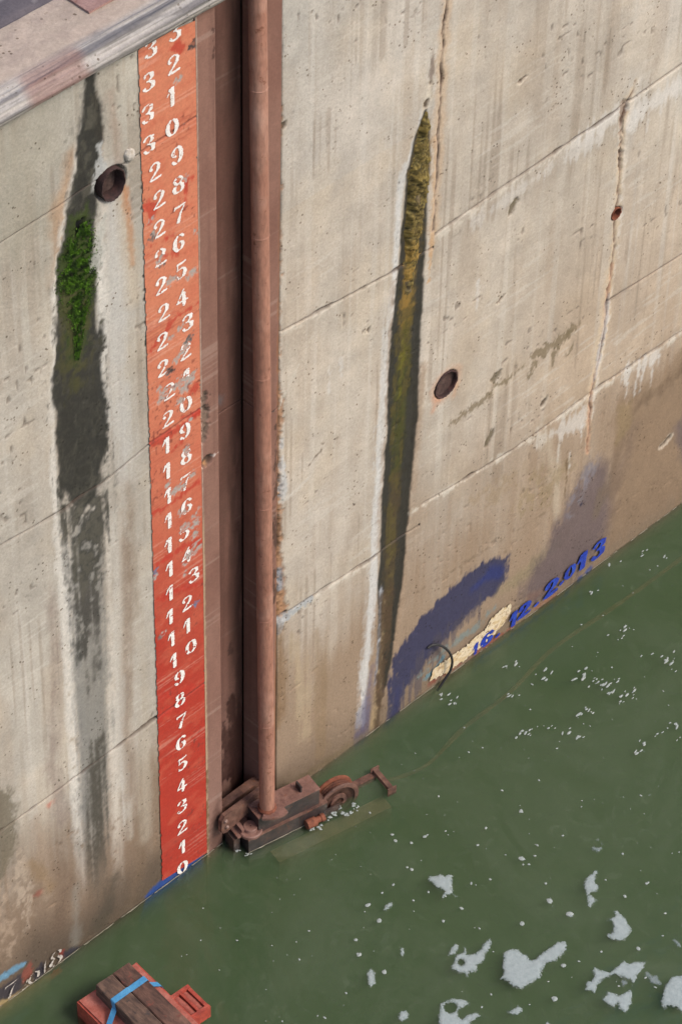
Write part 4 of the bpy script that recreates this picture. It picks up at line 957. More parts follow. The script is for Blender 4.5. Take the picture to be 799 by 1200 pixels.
pp += [(.262 - .17 * k / 8, -.055 - .012 * math.sin(math.pi * k / 8) + .042 * (k / 8) ** 2) for k in range(1, 9)]
pp += [(.092 + .048 * math.sin(math.pi * k / 8), -.013 + .135 * k / 8) for k in range(1, 9)]
prism(bm, pp[::-1], .2785, .297, CM)
bm_obj('collar_plate', bm, MAT['plate'], car, False, .003)
bm = bmesh.new(); Mz = Matrix.Translation(L3(.17, .049, 0))
lathe(bm, [(.0495, .2972), (.062, .2972), (.060, .306), (.052, .316), (.0495, .316)], Mz, 32, False)
bm_obj('pipe_collar', bm, MAT['orange_rust'], car, True)
bm = bmesh.new()
prism(bm, [(.470, .20), (.488, .175), (.52, .165), (.88, .235), (.88, .335), (.50, .335), (.474, .30)][::-1], -.062, -.030, Matrix(((1, 0, 0, 0), (0, 0, 1, 0), (0, 1, 0, 0), (0, 0, 0, 1))))
ck = bm_obj('cheek_plate', bm, MAT['rust'], car, False, .006)
for (x, z) in ((.505, .288), (.515, .222)):
    bm = bmesh.new(); lathe(bm, [(.014, .0), (.014, .008), (.010, .013), (.003, .014)], Matrix.Translation((x, -.0625, z)) @ Matrix.Rotation(math.radians(90), 4, 'X'), 12)
    o = bm_obj('bolt', bm, MAT['bolt'], ck, True); o.matrix_parent_inverse = Matrix.Identity(4)
bm = bmesh.new(); box(bm, (.72, .055, .06), (.36, .06, .46)); bm_obj('rear_beam', bm, MAT['rust'], car, False, .005)
# sheave
SMx = CM @ Matrix.Translation((.712, .072, .028)) @ Matrix.Rotation(math.radians(90), 4, 'X')
sheave = None
bm = bmesh.new()
lathe(bm, [(.117, -.030), (.117, .030)], SMx, 48)
sheave = bm_obj('sheave', bm, MAT['rust'], car, True)
for sg in (1, -1):
    bm = bmesh.new()
    lathe(bm, [(.150, .030 * sg), (.156, .034 * sg), (.156, .042 * sg), (.150, .046 * sg), (.125, .046 * sg), (.118, .012 * sg), (.066, .010 * sg), (.062, .044 * sg), (.036, .046 * sg), (.033, .006 * sg), (.005, .006 * sg)], SMx, 56)
    o = bm_obj('rim', bm, MAT['rust'] if sg > 0 else MAT['orange_rust'], sheave, True); o.matrix_parent_inverse = Matrix.Identity(4)
for j, off in enumerate((-.018, .0, .018)):
    pts = []
    for k in range(72):
        a = 2 * math.pi * k / 72
        pts.append(SMx @ Vector((.124 * math.cos(a), .124 * math.sin(a), off)))
    for ph in range(3):
        bm = bmesh.new(); q = []
        for k in range(216):
            a = 2 * math.pi * k / 216; tw = a * 26 + ph * 2.094
            r = .126 + .0052 * math.cos(tw)
            q.append(SMx @ Vector((r * math.cos(a), r * math.sin(a), off + .0052 * math.sin(tw))))
        tube(bm, q, .0052, 5, True)
        o = bm_obj('wire_rope', bm, MAT['rope'], sheave, True); o.matrix_parent_inverse = Matrix.Identity(4)
for s0, t0 in ((.56, .128), (.56, -.004)):
    cbox('sheave_bracket', .54, .70, t0, t0 + .012, -.3, .10 if t0 > 0 else .045, MAT['darksteel'], .003)
bm = bmesh.new(); lathe(bm, [(.022, .42), (.034, .425), (.034, .495), (.022, .50), (.022, .53), (.028, .535), (.028, .56)], CM @ Matrix.Translation((0, -.026, .03)) @ Matrix.Rotation(math.radians(90), 4, 'Y'), 20)
bm_obj('roller', bm, MAT['orange_rust'], car, True)
cbox('arm', .60, 1.045, .092, .138, -.03, .010, MAT['rust'], .004)
cbox('crossbar', 1.045, 1.080, -.070, .130, .004, .038, MAT['rust'], .006)
for t_ in (-.073, .132):
    cbox('end_plate', 1.028, 1.094, t_ - .004, t_ + .004, -.02, .052, MAT['rust'], .003)
MAT['tan'] = grimy('silted_steel', A(150, 126, 94), A(120, 98, 72), A(166, 140, 104), 10, .9)
cbox('submerged_beam', .16, 1.035, -.115, -.004, -.34, -.085, MAT['tan'], .02)

# ------------------------------------------------------------------ quay edge at the top left
def quay_strip(name, x0, x1, prof, label, seed):
    """cap stone swept along x with worn grooves on its rounded nose"""
    P = np.array(prof); seg = np.hypot(*(P[1:] - P[:-1]).T); L = np.r_[0, np.cumsum(seg)]
    s = np.arange(0, L[-1], .0045); xs = np.arange(x0, x1, .010)
    S_, X = np.meshgrid(s, xs, indexing='ij')
    y = np.interp(S_, L, P[:, 0]); z = np.interp(S_, L, P[:, 1])
    ty = np.gradient(y, axis=0); tz = np.gradient(z, axis=0); ln = np.hypot(ty, tz) + 1e-9
    ny, nz_ = -tz / ln * -1, ty / ln * -1
    p = Paint(X, S_, A(184, 166, 150, 1.05))
    x, u = p.X, p.Z - .335
    nose = ss(.27, .19, u + .03 * (fbm(x * 2, u * 6, seed, 3) - .5))
    gr = fbm(x * 1.6 + u * 2, u * 46, seed + 1, 4); gr2 = fbm(x * 5, u * 150, seed + 2, 3)
    p.tint(ss(.4, .7, fbm(x * 4, u * 7, seed + 3, 4)) * .6, A(196, 176, 160, 1.05)); p.tint(ss(.5, .75, fbm(x * 9, u * 14, seed + 4, 4)) * .5, A(168, 150, 138, 1.05))
    p.tint(nose * .9, A(172, 168, 164, 1.05)); p.tint(nose * ss(.5, .7, gr) * .8, A(194, 186, 178)); p.tint(nose * ss(.47, .33, gr) * .75, A(110, 106, 108, 1.05)); p.tint(nose * ss(.40, .27, gr2) * .4, A(104, 98, 92, 1.05))
    p.tint(nose * ss(.10, .02, u) * .6, A(120, 114, 100, 1.05))
    e = np.abs(x + .56 + .1 * (fbm(x * 3, u * 9, 6, 3) - .5)); p.tint(ss(.24, .15, e) * nose * .65, A(146, 110, 100, 1.05))
    gg = ss(.02, .0, np.abs(u - .155 - .01 * np.sin(x * 2))) + ss(.016, .0, np.abs(u - .095)) + .7 * ss(.012, .0, np.abs(u - .21))
    p.h -= .012 * gg * nose * ss(-.9, .2, x); p.tint(gg * nose * ss(-.6, .3, x) * .7, A(96, 92, 92, 1.05))
    p.h += nose * (.018 * (gr - .5) + .008 * (gr2 - .5)) + .006 * (fbm(x * 12, u * 12, seed + 6, 4) - .5)
    p.mul(1 + .2 * (fbm(x * 26, u * 26, seed + 7, 3) - .5))
    H = p.h.reshape(X.shape)
    Yw, Zw = y + ny * H, z + nz_ * H
    me = grid_mesh(name, X, Yw, Zw, np.clip(p.col, .004, .9).reshape(*X.shape, 3), p.wet.reshape(X.shape))
    o = link(name, me, MAT['quay']); props(o, label, 'quay edge')
    return o
prof = [(.30, 6.70), (.02, 6.702), (-.045, 6.712), (-.066, 6.735), (-.068, 6.765), (-.05, 6.80), (-.015, 6.83), (.05, 6.845), (.15, 6.85), (.405, 6.85), (.405, 6.70)]
quay_strip('quay_edge', -2.3, .66, prof, 'worn grey and pink concrete quay edge with grooved nose at the top left', 5)
quay_strip('quay_edge', 1.03, 7.2, prof, 'concrete quay edge above the wall to the right of the slot', 15)
xs = np.arange(-2.6, 7.4, .03); ys = np.arange(.405, 4.6, .03)
X, Y = np.meshgrid(xs, ys)
Zq = 6.852 + .010 * fbm(X * 9, Y * 9, 3, 4) - .02 * ss(.44, .405, Y)
m = Paint(X, Y, A(112, 104, 108, .95)); m.tint(ss(.45, .7, fbm(m.X * 5, m.Z * 5, 8, 4)) * .6, A(92, 86, 92))
m.tint(ss(.64, .70, vn(m.X * 26, m.Z * 60, 9)) * ss(.45, .6, vn(m.X * 5, m.Z * 12, 10)) * .7, A(176, 166, 164))
me = grid_mesh('quay_pavement', X, Y, Zq, np.clip(m.col, .004, .9).reshape(*X.shape, 3))
props(link('quay_pavement', me, MAT['quay']), kind='structure')
pl = thing('cover_plate', 'pinkish steel cover plate bolted on the quay edge', 'cover plate', (.1, .3, 6.852))
bm = bmesh.new(); box(bm, (.11, .292, 6.8585), (.50, .20, .012)); plate = bm_obj('plate', bm, A and grimy('pink_steel_plate', A(172, 134, 124), A(150, 112, 102), A(186, 150, 140), 12, .7, spots=A(140, 96, 84)), pl, False, .003)
for (x, y) in ((-.08, .34), (.29, .34), (.29, .24), (.10, .36)):
    bm = bmesh.new(); lathe(bm, [(.018, 6.8646), (.018, 6.874), (.012, 6.879)], Matrix.Translation((x, y, 0)), 6)
    o = bm_obj('bolt', bm, MAT['rust'], plate, False, .001); o.matrix_parent_inverse = Matrix.Identity(4)
bm = bmesh.new(); box(bm, (.09, .26, 6.885), (.012, .09, .04)); o = bm_obj('lug', bm, MAT['rust'], plate, False, .003); o.matrix_parent_inverse = Matrix.Identity(4)

# ------------------------------------------------------------------ red float with two strapped timbers
FM = Matrix.Translation((-.82, -.395, 0)) @ Matrix.Rotation(math.radians(-3.5), 4, 'Z')      # local: x right, y towards the wall, deck runs to -y
fl = thing('red_float', 'faded red steel float at the bottom left with a roller bracket', 'float', (-.82, -.8, 0))
def fbox(name, x0, x1, y0, y1, z0, z1, mat, bev=.006, parent=None, tilt=0.0):
    bm = bmesh.new(); box(bm, ((x0 + x1) / 2, (y0 + y1) / 2, (z0 + z1) / 2), (x1 - x0, y1 - y0, z1 - z0), FM)
    o = bm_obj(name, bm, mat, parent or None, False, bev, 3)
    return o
fbox('hull', -.235, .235, -1.6, 0, -.35, .128, MAT['redside'], .02, fl)
fbox('deck', -.222, .222, -1.58, -.010, .1285, .140, MAT['red'], .005, fl)
br = fbox('bracket', .236, .372, -.360, -.334, .02, .124, MAT['redside'], .004, fl)
for a in ((.236, .372, -.556, -.530, .02, .124), (.346, .370, -.528, -.362, .02, .122), (.288, .306, -.528, -.362, .03, .121), (.236, .365, -.53, -.36, .005, .02)):
    o = fbox('bracket_bar', *a, MAT['redside'], .004, br); o.matrix_parent_inverse = Matrix.Identity(4)
for xx in (.265, .327):
    bm = bmesh.new(); lathe(bm, [(.012, -.53), (.022, -.525), (.022, -.365), (.012, -.36)], FM @ Matrix.Translation((xx, 0, .085)) @ Matrix.Rotation(math.radians(-90), 4, 'X'), 16)
    bm.verts.ensure_lookup_table()
    for v in bm.verts: pass
    bm2 = bmesh.new(); tube(bm2, [FM @ Vector((xx, y, .085)) for y in (-.53, -.44, -.36)], [.023, .027, .023], 14); bm.free()
    o = bm_obj('roller', bm2, MAT['red'], br, True); o.matrix_parent_inverse = Matrix.Identity(4)
def timber(x0, x1, y0, y1, z0, z1, mat, label, seed):
    bm = bmesh.new()
    n = 26
    rnd = random.Random(seed)
    rows = []
    for k in range(n + 1):
        y = y0 + (y1 - y0) * k / n; j = lambda: rnd.uniform(-.0022, .0022)
        rows.append([bm.verts.new(FM @ Vector((x + j(), y, z + j()))) for x, z in ((x0, z0), (x0, z1 - .006), (x0 + .006, z1), ((x0 + x1) / 2, z1 + .001), (x1 - .006, z1), (x1, z1 - .006), (x1, z0))])
    for a, b in zip(rows, rows[1:]):
        for q in range(7): bm.faces.new([a[q], a[(q + 1) % 7], b[(q + 1) % 7], b[q]])
    bm.faces.new(rows[0][::-1]); bm.faces.new(rows[-1])
    props(bm_obj('timber_beam', bm, mat), label, 'timber beam', 'timbers strapped on the float')
timber(-.118, .012, -1.5, -.045, .1412, .245, MAT['timber'], 'grey brown square timber on the red float, the one nearer the lock wall side edge with bare red deck beside it', 4)
timber(.020, .150, -1.5, -.038, .1412, .238, MAT['timber_b'], 'reddish brown square timber on the red float, the one beside the roller bracket', 5)
bm = bmesh.new()
sp = [(-.242, -.305, .03), (-.242, -.30, .125), (-.228, -.295, .147), (-.125, -.235, .20), (-.1205, -.215, .244), (-.116, -.213, .2500), (.012, -.208, .2502), (.018, -.2075, .246), (.024, -.207, .2445), (.148, -.202, .2440), (.1535, -.203, .236), (.165, -.212, .175), (.228, -.235, .147), (.242, -.24, .12), (.242, -.243, .03)]
w = .021; th_ = .0022
prev = None
for (x, y, z) in sp:
    q = [bm.verts.new(FM @ Vector((x, y + s * w, z + o))) for s, o in ((-1, 0), (1, 0), (1, th_), (-1, th_))]
    if prev:
        for k in range(4): bm.faces.new([prev[k], prev[(k + 1) % 4], q[(k + 1) % 4], q[k]])
    prev = q
props(bm_obj('strap', bm, MAT['strap'], None, False), 'blue webbing strap pulled across the two timbers on the red float', 'strap')

# ------------------------------------------------------------------ water
m, nt, b, out = newmat('turbid_green_water')
nt.nodes.remove(b)
P = pos(nt)
gl = nt.nodes.new('ShaderNodeBsdfGlossy'); gl.inputs['Roughness'].default_value = 0.06; gl.inputs['Color'].default_value = (1, 1, 1, 1)
tr = nt.nodes.new('ShaderNodeBsdfTransparent')
fr = nd(nt, 'ShaderNodeFresnel', IOR=1.33)
mx = nt.nodes.new('ShaderNodeMixShader')
n1 = noise(nt, P, 1.6, 3, .55); n2 = noise(nt, P, 7, 3, .6)
b1 = nd(nt, 'ShaderNodeBump', Strength=0.6, Distance=0.05); nt.links.new(n1, b1.inputs['Height'])
b2 = nd(nt, 'ShaderNodeBump', Strength=0.5, Distance=0.015); nt.links.new(n2, b2.inputs['Height']); nt.links.new(b1.outputs[0], b2.inputs['Normal'])
nt.links.new(b2.outputs[0], gl.inputs['Normal']); nt.links.new(b2.outputs[0], fr.inputs['Normal'])
nt.links.new(fr.outputs[0], mx.inputs[0]); nt.links.new(tr.outputs[0], mx.inputs[1]); nt.links.new(gl.outputs[0], mx.inputs[2])
# faint silt and scum film drifting in wisps on the surface
df = nt.nodes.new('ShaderNodeBsdfDiffuse'); df.inputs['Color'].default_value = (*A(150, 164, 138, .8), 1)
wv = nd(nt, 'ShaderNodeTexNoise', Scale=0.9, Detail=7, Roughness=0.62, Distortion=1.6); nt.links.new(P, wv.inputs['Vector'])
wv2 = nd(nt, 'ShaderNodeTexNoise', Scale=5.0, Detail=6, Roughness=0.7, Distortion=2.5); nt.links.new(P, wv2.inputs['Vector'])
f1 = ramp(nt, wv.outputs[0], [(.40, 0.0), (.70, .13)]); f2 = ramp(nt, wv2.outputs[0], [(.54, 0.0), (.72, .11)])
ad = nt.nodes.new('ShaderNodeMath'); ad.operation = 'ADD'; nt.links.new(f1, ad.inputs[0]); nt.links.new(f2, ad.inputs[1])
m2 = nt.nodes.new('ShaderNodeMixShader'); nt.links.new(ad.outputs[0], m2.inputs[0]); nt.links.new(mx.outputs[0], m2.inputs[1]); nt.links.new(df.outputs[0], m2.inputs[2])
nt.links.new(m2.outputs[0], out.inputs['Surface'])
vol = nt.nodes.new('ShaderNodeVolumePrincipled')
vol.inputs['Color'].default_value = (0.47, 0.74, 0.35, 1)
vol.inputs['Density'].default_value = 5.5
vol.inputs['Anisotropy'].default_value = 0.0
nt.links.new(vol.outputs[0], out.inputs['Volume'])
bm = bmesh.new()
box(bm, (2.5, -14.6, -2.0), (50, 30.0, 4.0))
props(bm_obj('water', bm, m), kind='structure')
bm = bmesh.new(); box(bm, (2.5, -14.0, -4.3), (400, 400, .3))
props(bm_obj('lock_floor', bm, MAT['core']), kind='structure')

# ------------------------------------------------------------------ foam on the water
def foam(label, outline, holes=(), mat='foam', th=.006, name='foam_patch'):
    o = np.array(outline); st = .007
    xs = np.arange(o[:, 0].min() - .03, o[:, 0].max() + .03, st); ys = np.arange(o[:, 1].min() - .03, o[:, 1].max() + .03, st)
    X, Y = np.meshgrid(xs, ys)
    p = Paint(X, Y, np.zeros(3)); i = np.arange(X.size)
    d = p.sd_poly(i, outline) + .010 * (fbm(p.X * 34, p.Z * 34, 4, 4) - .5) * 1.8
    for (hx, hy, r) in holes: d = np.maximum(d, r - np.hypot(p.X - hx, p.Z - hy))
    d = d.reshape(X.shape)
    Zf = th * (1 - np.exp(np.minimum(d, 0) / .012)) * (.65 + .7 * fbm(X * 22, Y * 22, 6, 4)) + th * .25 * fbm(X * 70, Y * 70, 7, 2) - .002
    # step the outermost row down into the water
    Zf = np.where(d > -.004, -.004, Zf)
    keep = (d[:-1, :-1] < .0) | (d[1:, 1:] < .0)
    me = grid_mesh(name, X, Y, Zf, wet=np.clip(-d / .034, 0, 1), keep=keep)
    return props(link(name, me, MAT[mat]), label, 'foam', 'foam patches floating on the water')
foam('three pronged grey foam patch, highest of the big ones on the open water', [(1.259, -1.13), (1.298, -1.119), (1.322, -1.148), (1.361, -1.157), (1.366, -1.19), (1.408, -1.202), (1.411, -1.228), (1.35, -1.286), (1.306, -1.339), (1.315, -1.368), (1.298, -1.377), (1.286, -1.359), (1.286, -1.336), (1.264, -1.319), (1.219, -1.317), (1.216, -1.301), (1.267, -1.273), (1.272, -1.258), (1.252, -1.217), (1.26, -1.17)])
foam('small oval foam patch touching the patch with a long arm', [(0.925, -1.645), (0.985, -1.61), (1.02, -1.609), (1.036, -1.636), (1.006, -1.667), (0.969, -1.678), (0.931, -1.67)])
foam('ragged foam patch with one long arm and a pinhole', [(0.846, -1.736), (0.896, -1.711), (0.96, -1.679), (1.01, -1.69), (1.047, -1.67), (1.059, -1.681), (1.023, -1.73), (1.059, -1.755), (1.125, -1.744), (1.179, -1.731), (1.215, -1.741), (1.209, -1.769), (1.162, -1.799), (1.094, -1.818), (1.061, -1.842), (1.001, -1.84), (0.962, -1.867), (0.919, -1.844), (0.886, -1.861), (0.881, -1.844), (0.889, -1.814), (0.865, -1.8), (0.862, -1.761)], [(*[(0.941, -1.745)][0], .016)])
foam('largest foam patch, shaped like a broad heart with a thick arm', [(1.02, -2.006), (1.075, -1.976), (1.105, -1.93), (1.156, -1.905), (1.19, -1.872), (1.235, -1.87), (1.28, -1.916), (1.279, -1.968), (1.29, -1.988), (1.276, -2.03), (1.295, -2.049), (1.362, -2.038), (1.4, -2.047), (1.498, -2.044), (1.543, -2.091), (1.523, -2.119), (1.499, -2.143), (1.434, -2.154), (1.352, -2.15), (1.316, -2.125), (1.256, -2.151), (1.21, -2.179), (1.147, -2.165), (1.062, -2.157), (1.033, -2.111), (1.035, -2.057), (1.033, -2.031)])
foam('hook shaped foam patch with a round hole at the bottom edge of the picture', [(0.538, -1.924), (0.565, -1.914), (0.612, -1.869), (0.657, -1.875), (0.713, -1.902), (0.755, -1.964), (0.754, -2.005), (0.738, -2.017), (0.717, -2.001), (0.696, -2.004), (0.655, -2.001), (0.637, -2.019), (0.632, -2.046), (0.679, -2.051), (0.731, -2.068), (0.741, -2.102), (0.734, -2.131), (0.699, -2.121), (0.66, -2.114), (0.612, -2.131), (0.508, -2.084), (0.48, -1.994)], [(*[(0.641, -1.942)][0], .034)])
foam('small almond shaped foam patch below the heart shaped one', [(0.868, -2.197), (0.906, -2.216), (0.963, -2.213), (0.964, -2.263), (0.943, -2.279), (0.907, -2.28), (0.87, -2.25), (0.858, -2.224)])
foam('narrow foam patch pinched in the middle, upper right of the group', [(1.952, -1.854), (1.991, -1.834), (2.042, -1.825), (2.104, -1.827), (2.106, -1.847), (2.068, -1.879), (2.029, -1.899), (2.023, -1.942), (1.982, -1.97), (1.944, -1.943), (1.928, -1.946), (1.931, -2.006), (1.899, -2.013), (1.841, -2.025), (1.838, -2.003), (1.866, -1.963), (1.904, -1.923), (1.924, -1.895)])
foam('foam patch bitten out on its left side, below the pinched one', [(1.844, -2.15), (1.878, -2.155), (1.912, -2.159), (1.935, -2.134), (1.968, -2.147), (1.955, -2.181), (1.951, -2.235), (1.925, -2.276), (1.921, -2.32), (1.883, -2.339), (1.816, -2.349), (1.777, -2.327), (1.751, -2.278), (1.749, -2.239), (1.773, -2.229), (1.795, -2.245), (1.833, -2.215), (1.855, -2.181)])
foam('open ring of foam with a dark gap of water inside', [(1.338, -2.425), (1.393, -2.386), (1.429, -2.403), (1.459, -2.395), (1.483, -2.354), (1.521, -2.348), (1.532, -2.396), (1.555, -2.432), (1.558, -2.444), (1.62, -2.439), (1.694, -2.437), (1.701, -2.481), (1.744, -2.5), (1.791, -2.546), (1.763, -2.568), (1.726, -2.579), (1.66, -2.589), (1.613, -2.616), (1.584, -2.616), (1.556, -2.635), (1.509, -2.69), (1.453, -2.717), (1.386, -2.734), (1.386, -2.671), (1.411, -2.641), (1.361, -2.665), (1.361, -2.601), (1.355, -2.542), (1.403, -2.542), (1.435, -2.527), (1.453, -2.553), (1.467, -2.604), (1.535, -2.615), (1.56, -2.621), (1.585, -2.599), (1.597, -2.574), (1.584, -2.543), (1.574, -2.509), (1.557, -2.481), (1.516, -2.468), (1.482, -2.463), (1.434, -2.463), (1.398, -2.482), (1.363, -2.503), (1.357, -2.461)])
foam('thin dull foam film inside the foam ring', [(1.555, -2.497), (1.568, -2.528), (1.593, -2.57), (1.571, -2.594), (1.537, -2.584), (1.529, -2.563), (1.546, -2.534)], mat='foam_dull', th=.004)
foam('thin dull foam film between the ring and the patch at the right edge', [(1.713, -2.584), (1.735, -2.593), (1.739, -2.646), (1.76, -2.663), (1.73, -2.739), (1.698, -2.739), (1.664, -2.684), (1.686, -2.651), (1.687, -2.614)], mat='foam_dull', th=.004)
foam('big foam patch cut by the right edge of the picture', [(1.621, -2.807), (1.705, -2.761), (1.797, -2.73), (1.825, -2.733), (1.869, -2.771), (1.91, -2.821), (1.896, -2.89), (1.799, -2.96), (1.692, -2.984), (1.643, -2.964), (1.645, -2.912), (1.625, -2.874), (1.581, -2.868), (1.591, -2.841)])
foam('small wispy foam patch near the right edge above the big one', [(2.028, -2.526), (2.056, -2.552), (2.057, -2.601), (2.02, -2.639), (2.012, -2.604), (2.018, -2.563)], mat='foam_dull', th=.006)
foam('small wedge of foam right of the scattered specks, below the pinched patch', [(1.696, -1.932), (1.728, -1.935), (1.75, -1.966), (1.725, -1.989), (1.697, -1.985), (1.687, -1.958)])
foam('slanting foam sliver on the left side of the open water', [(0.883, -1.109), (0.931, -1.088), (0.975, -1.098), (0.984, -1.12), (0.943, -1.138), (0.884, -1.134)])
foam('thumb shaped foam patch low on the left side of the open water', [(0.451, -1.387), (0.514, -1.373), (0.499, -1.433), (0.444, -1.495), (0.392, -1.495), (0.398, -1.451)])
foam('narrow upright foam patch left of the patch with a long arm', [(0.741, -1.397), (0.771, -1.398), (0.765, -1.43), (0.718, -1.468), (0.697, -1.466), (0.711, -1.434)])
foam('small round foam patch left of the hook shaped one', [(0.353, -1.757), (0.4, -1.74), (0.432, -1.761), (0.423, -1.806), (0.387, -1.826), (0.343, -1.811), (0.337, -1.787)])
foam('curled foam patch high on the right above the pinched one', [(2.216, -1.685), (2.296, -1.653), (2.317, -1.664), (2.298, -1.725), (2.244, -1.752), (2.207, -1.741), (2.206, -1.705)], [(*[(2.269, -1.696)][0], .022)], 'foam_dull', .008)
foam('small foam patch cut by the bottom edge right of the almond one', [(0.965, -2.429), (1.001, -2.428), (0.998, -2.46), (0.954, -2.472)])
foam('lump of foam pressed against the roller bracket of the red float', [(-0.533, -0.865), (-0.506, -0.877), (-0.493, -0.913), (-0.513, -0.942), (-0.547, -0.938), (-0.553, -0.894)])
# flecks: far too many to count, one object
rnd = random.Random(11); V = []; F = []
def fleck(x, y, r, el=1.0, ang=0.0, z=.003):
    n = 7; q = len(V); V.append((x, y, z + r * .25))
    for k in range(n):
        a = 2 * math.pi * k / n; rr = r * rnd.uniform(.7, 1.2)
        dx, dy = rr * math.cos(a) * el, rr * math.sin(a)
        V.append((x + dx * math.cos(ang) - dy * math.sin(ang), y + dx * math.sin(ang) + dy * math.cos(ang), -.001))
    for k in range(n): F.append((q, q + 1 + k, q + 1 + (k + 1) % n))
for (x, y), r in zip([(1.347, -0.77), (1.508, -0.875), (1.244, -0.975), (1.253, -1.008), (0.848, -1.018), (0.809, -1.156), (0.542, -1.465), (0.526, -1.259), (1.408, -0.853), (1.445, -1.352), (1.251, -1.311), (1.982, -1.431), (1.826, -1.437), (2.116, -1.161), (1.701, -1.796), (1.716, -1.959), (1.444, -1.802), (1.154, -2.345), (1.385, -2.208), (1.825, -2.446), (2.076, -2.105), (2.255, -2.133), (1.847, -1.102), (1.098, -1.44), (1.08, -1.193), (0.594, -1.161), (0.255, -1.413), (0.979, -1.01), (1.077, -1.013), (1.907, -1.481), (2.328, -1.862), (1.789, -1.684), (1.558, -1.414), (1.254, -1.448), (2.16, -1.492), (1.639, -0.937), (1.369, -0.717), (1.198, -1.211), (1.704, -1.162), (1.826, -1.501), (2.268, -2.136), (2.159, -2.377), (1.639, -2.3), (0.784, -2.074)],
        [7,7,6,7,9,10,9,9,7,5,5,5,10,9,12,16,9,12,9,7,6,6,6,6,5,7,5,6,6,5,5,5,5,6,5,5,6,5,5,5,5,5,5,5]):
    fleck(x, y, r / 300 * .52, rnd.uniform(1, 1.5), rnd.uniform(0, 3))
for _ in range(520):
    fleck(rnd.uniform(-.3, 6), rnd.uniform(-4.2, -.25), rnd.choice((.003, .003, .004, .005, .007)), rnd.uniform(1, 1.8), rnd.uniform(0, 3))
# bright streaks drifting right of the carriage
for (x, y) in [(2.656, -0.727), (2.701, -0.744), (2.608, -0.686), (2.784, -0.803), (2.844, -0.902), (2.869, -0.995), (3.097, -0.415), (3.14, -0.473), (3.274, -0.586), (3.304, -0.657), (3.306, -0.713), (3.333, -0.766), (3.331, -0.807), (3.312, -0.864), (3.269, -0.786), (3.231, -0.723), (3.41, -0.813), (3.352, -0.633), (3.821, -0.523), (3.704, -0.549), (3.772, -0.587), (2.471, -0.074), (2.483, -0.122), (2.496, -0.178), (2.507, -0.219), (3.131, -1.314), (3.245, -1.345), (3.388, -1.351), (3.305, -1.481), (3.794, -0.937), (3.851, -0.964), (3.812, -1.037), (3.874, -0.905), (3.928, -0.149), (4.447, -0.142), (4.52, -0.258), (3.457, -0.965), (3.769, -0.804), (2.978, -0.209), (3.094, -0.239), (2.8, -0.416), (3.064, -1.354), (3.322, -0.97), (3.397, -0.961), (3.385, -1.03), (3.064, -0.855), (3.071, -0.888), (4.455, 0.066), (4.235, -0.072)]:
    for _ in range(rnd.randint(2, 4)):
        fleck(x + rnd.gauss(0, .03), y + rnd.gauss(0, .015), rnd.uniform(.003, .010), rnd.uniform(1.5, 3.5), rnd.uniform(-.2, .5))
for _ in range(90):
    x = rnd.uniform(4.2, 6.2); fleck(x, rnd.uniform(-2.2, -.5), rnd.uniform(.005, .012), rnd.uniform(1.5, 3), rnd.uniform(-.2, .5))
# froth round the carriage and the float
for (s, t_) in ((-.02, -.01), (-.05, .05), (.46, -.05), (.52, -.06), (.60, -.03), (.64, -.02), (.66, .0), (.70, -.06), (.74, -.07), (.78, -.05), (.80, -.02), (.70, .01)):
    c = L3(s, t_, 0)
    for _ in range(5): fleck(c.x + rnd.gauss(0, .012), c.y + rnd.gauss(0, .010), rnd.uniform(.004, .011), rnd.uniform(1, 2), rnd.uniform(0, 3))
for (x, y) in ((.27, -.30), (.30, -.32), (.15, .03), (.10, .05), (.37, -.34), (.39, -.42)):
    c = FM @ Vector((x, y, 0))
    for _ in range(4): fleck(c.x + rnd.gauss(0, .015), c.y + rnd.gauss(0, .012), rnd.uniform(.004, .012), rnd.uniform(1, 2.4), rnd.uniform(0, 3))
me = bpy.data.meshes.new('foam_flecks'); me.from_pydata(V, [], F); me.update()
me.polygons.foreach_set('use_smooth', np.ones(len(F), bool))
MAT['scum'] = grimy('pale_scum', A(176, 168, 148, .8), A(140, 132, 112, .8), A(190, 184, 166, .8), 40, .8)
MAT['fleck'] = grimy('white_foam_fleck', A(196, 204, 200, .75), A(176, 186, 182, .75), A(214, 218, 214, .75), 40, .8)
props(link('foam_flecks', me, MAT['fleck']), 'scattered white foam flecks over the green water', 'foam', kind='stuff')
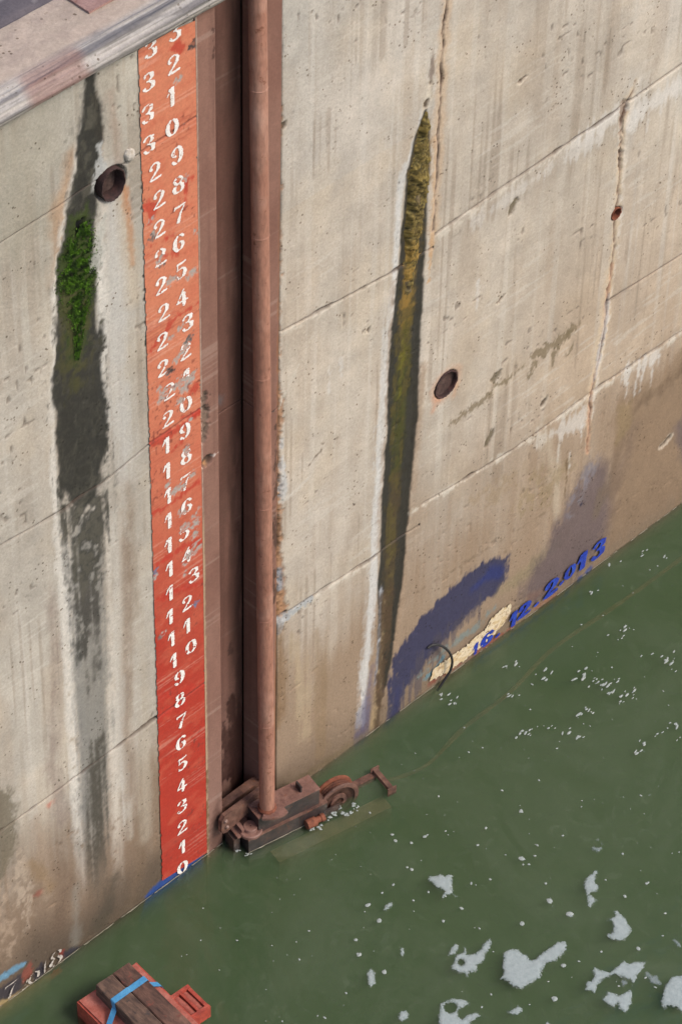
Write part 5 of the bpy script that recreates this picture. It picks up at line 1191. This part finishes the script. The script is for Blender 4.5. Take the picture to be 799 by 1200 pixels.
# bright scum thread where the water meets the wall and the carriage
V = []; F = []
def thread(pts, w, gap=.35):
    for (x0, y0), (x1, y1) in zip(pts, pts[1:]):
        L_ = math.hypot(x1 - x0, y1 - y0); n = max(2, int(L_ / .012)); prev = None
        for k in range(n + 1):
            t = k / n; x = x0 + (x1 - x0) * t; y = y0 + (y1 - y0) * t
            ww = w * float(fbm(np.array([x * 22]), np.array([y * 22 + 3]), 3, 3)[0] - gap) * 2.6
            nx_, ny_ = -(y1 - y0) / L_, (x1 - x0) / L_
            q = None
            if ww > .0008:
                q = len(V); V.extend([(x + nx_ * .004, y + ny_ * .004, .001), (x - nx_ * ww * .5, y - ny_ * ww * .5, .004), (x - nx_ * ww, y - ny_ * ww, .0005)])
                if prev is not None: F.extend([(prev, q, q + 1, prev + 1), (prev + 1, q + 1, q + 2, prev + 2)])
            prev = q
thread([(-2.3, -.004), (.40, -.008), (.53, -.008)], .0032, .25); thread([(1.01, -.004), (7.2, -.004)], .0034, .38)
a = [L3(*q, 0) for q in ((-.001, -.001), (.60, -.001))]; thread([(p_.x, p_.y) for p_ in a], .004, .2)
me = bpy.data.meshes.new('scum_line'); me.from_pydata(V, [], F); me.update()
props(link('scum_line', me, MAT['scum']), 'thin pale scum line along the foot of the wall', 'scum', kind='stuff')
# brown silt trail drifting parallel to the wall, just under the surface
tp = [(5.299, -0.265), (4.707, -0.289), (4.097, -0.279), (3.425, -0.253), (2.925, -0.32), (2.456, -0.329), (2.031, -0.383), (1.752, -0.3)]
V = []; F = []
tp3 = smooth_path([(x, y, -.13) for x, y in tp], 24)
for k, p_ in enumerate(tp3):
    w = .011 + .012 * float(fbm(np.array([k * .13]), np.array([.5]), 3, 3)[0]); q = len(V)
    t_ = (tp3[min(k + 1, len(tp3) - 1)] - tp3[max(k - 1, 0)]).normalized(); nn = Vector((-t_.y, t_.x, 0))
    for j in range(6):
        a = 2 * math.pi * j / 6; V.append(tuple(p_ + nn * w * math.cos(a) + Vector((0, 0, w * .5 * math.sin(a)))))
    if k:
        for j in range(6): F.append((q - 6 + j, q - 6 + (j + 1) % 6, q + (j + 1) % 6, q + j))
me = bpy.data.meshes.new('sunken_rope'); me.from_pydata(V, [], F); me.update()
MAT['silt'] = grimy('silty_rope', A(150, 110, 74), A(120, 88, 60), A(166, 128, 90), 14, .9)
props(link('sunken_rope', me, MAT['silt']), 'brown rope lying just under the green water parallel to the wall', 'rope')
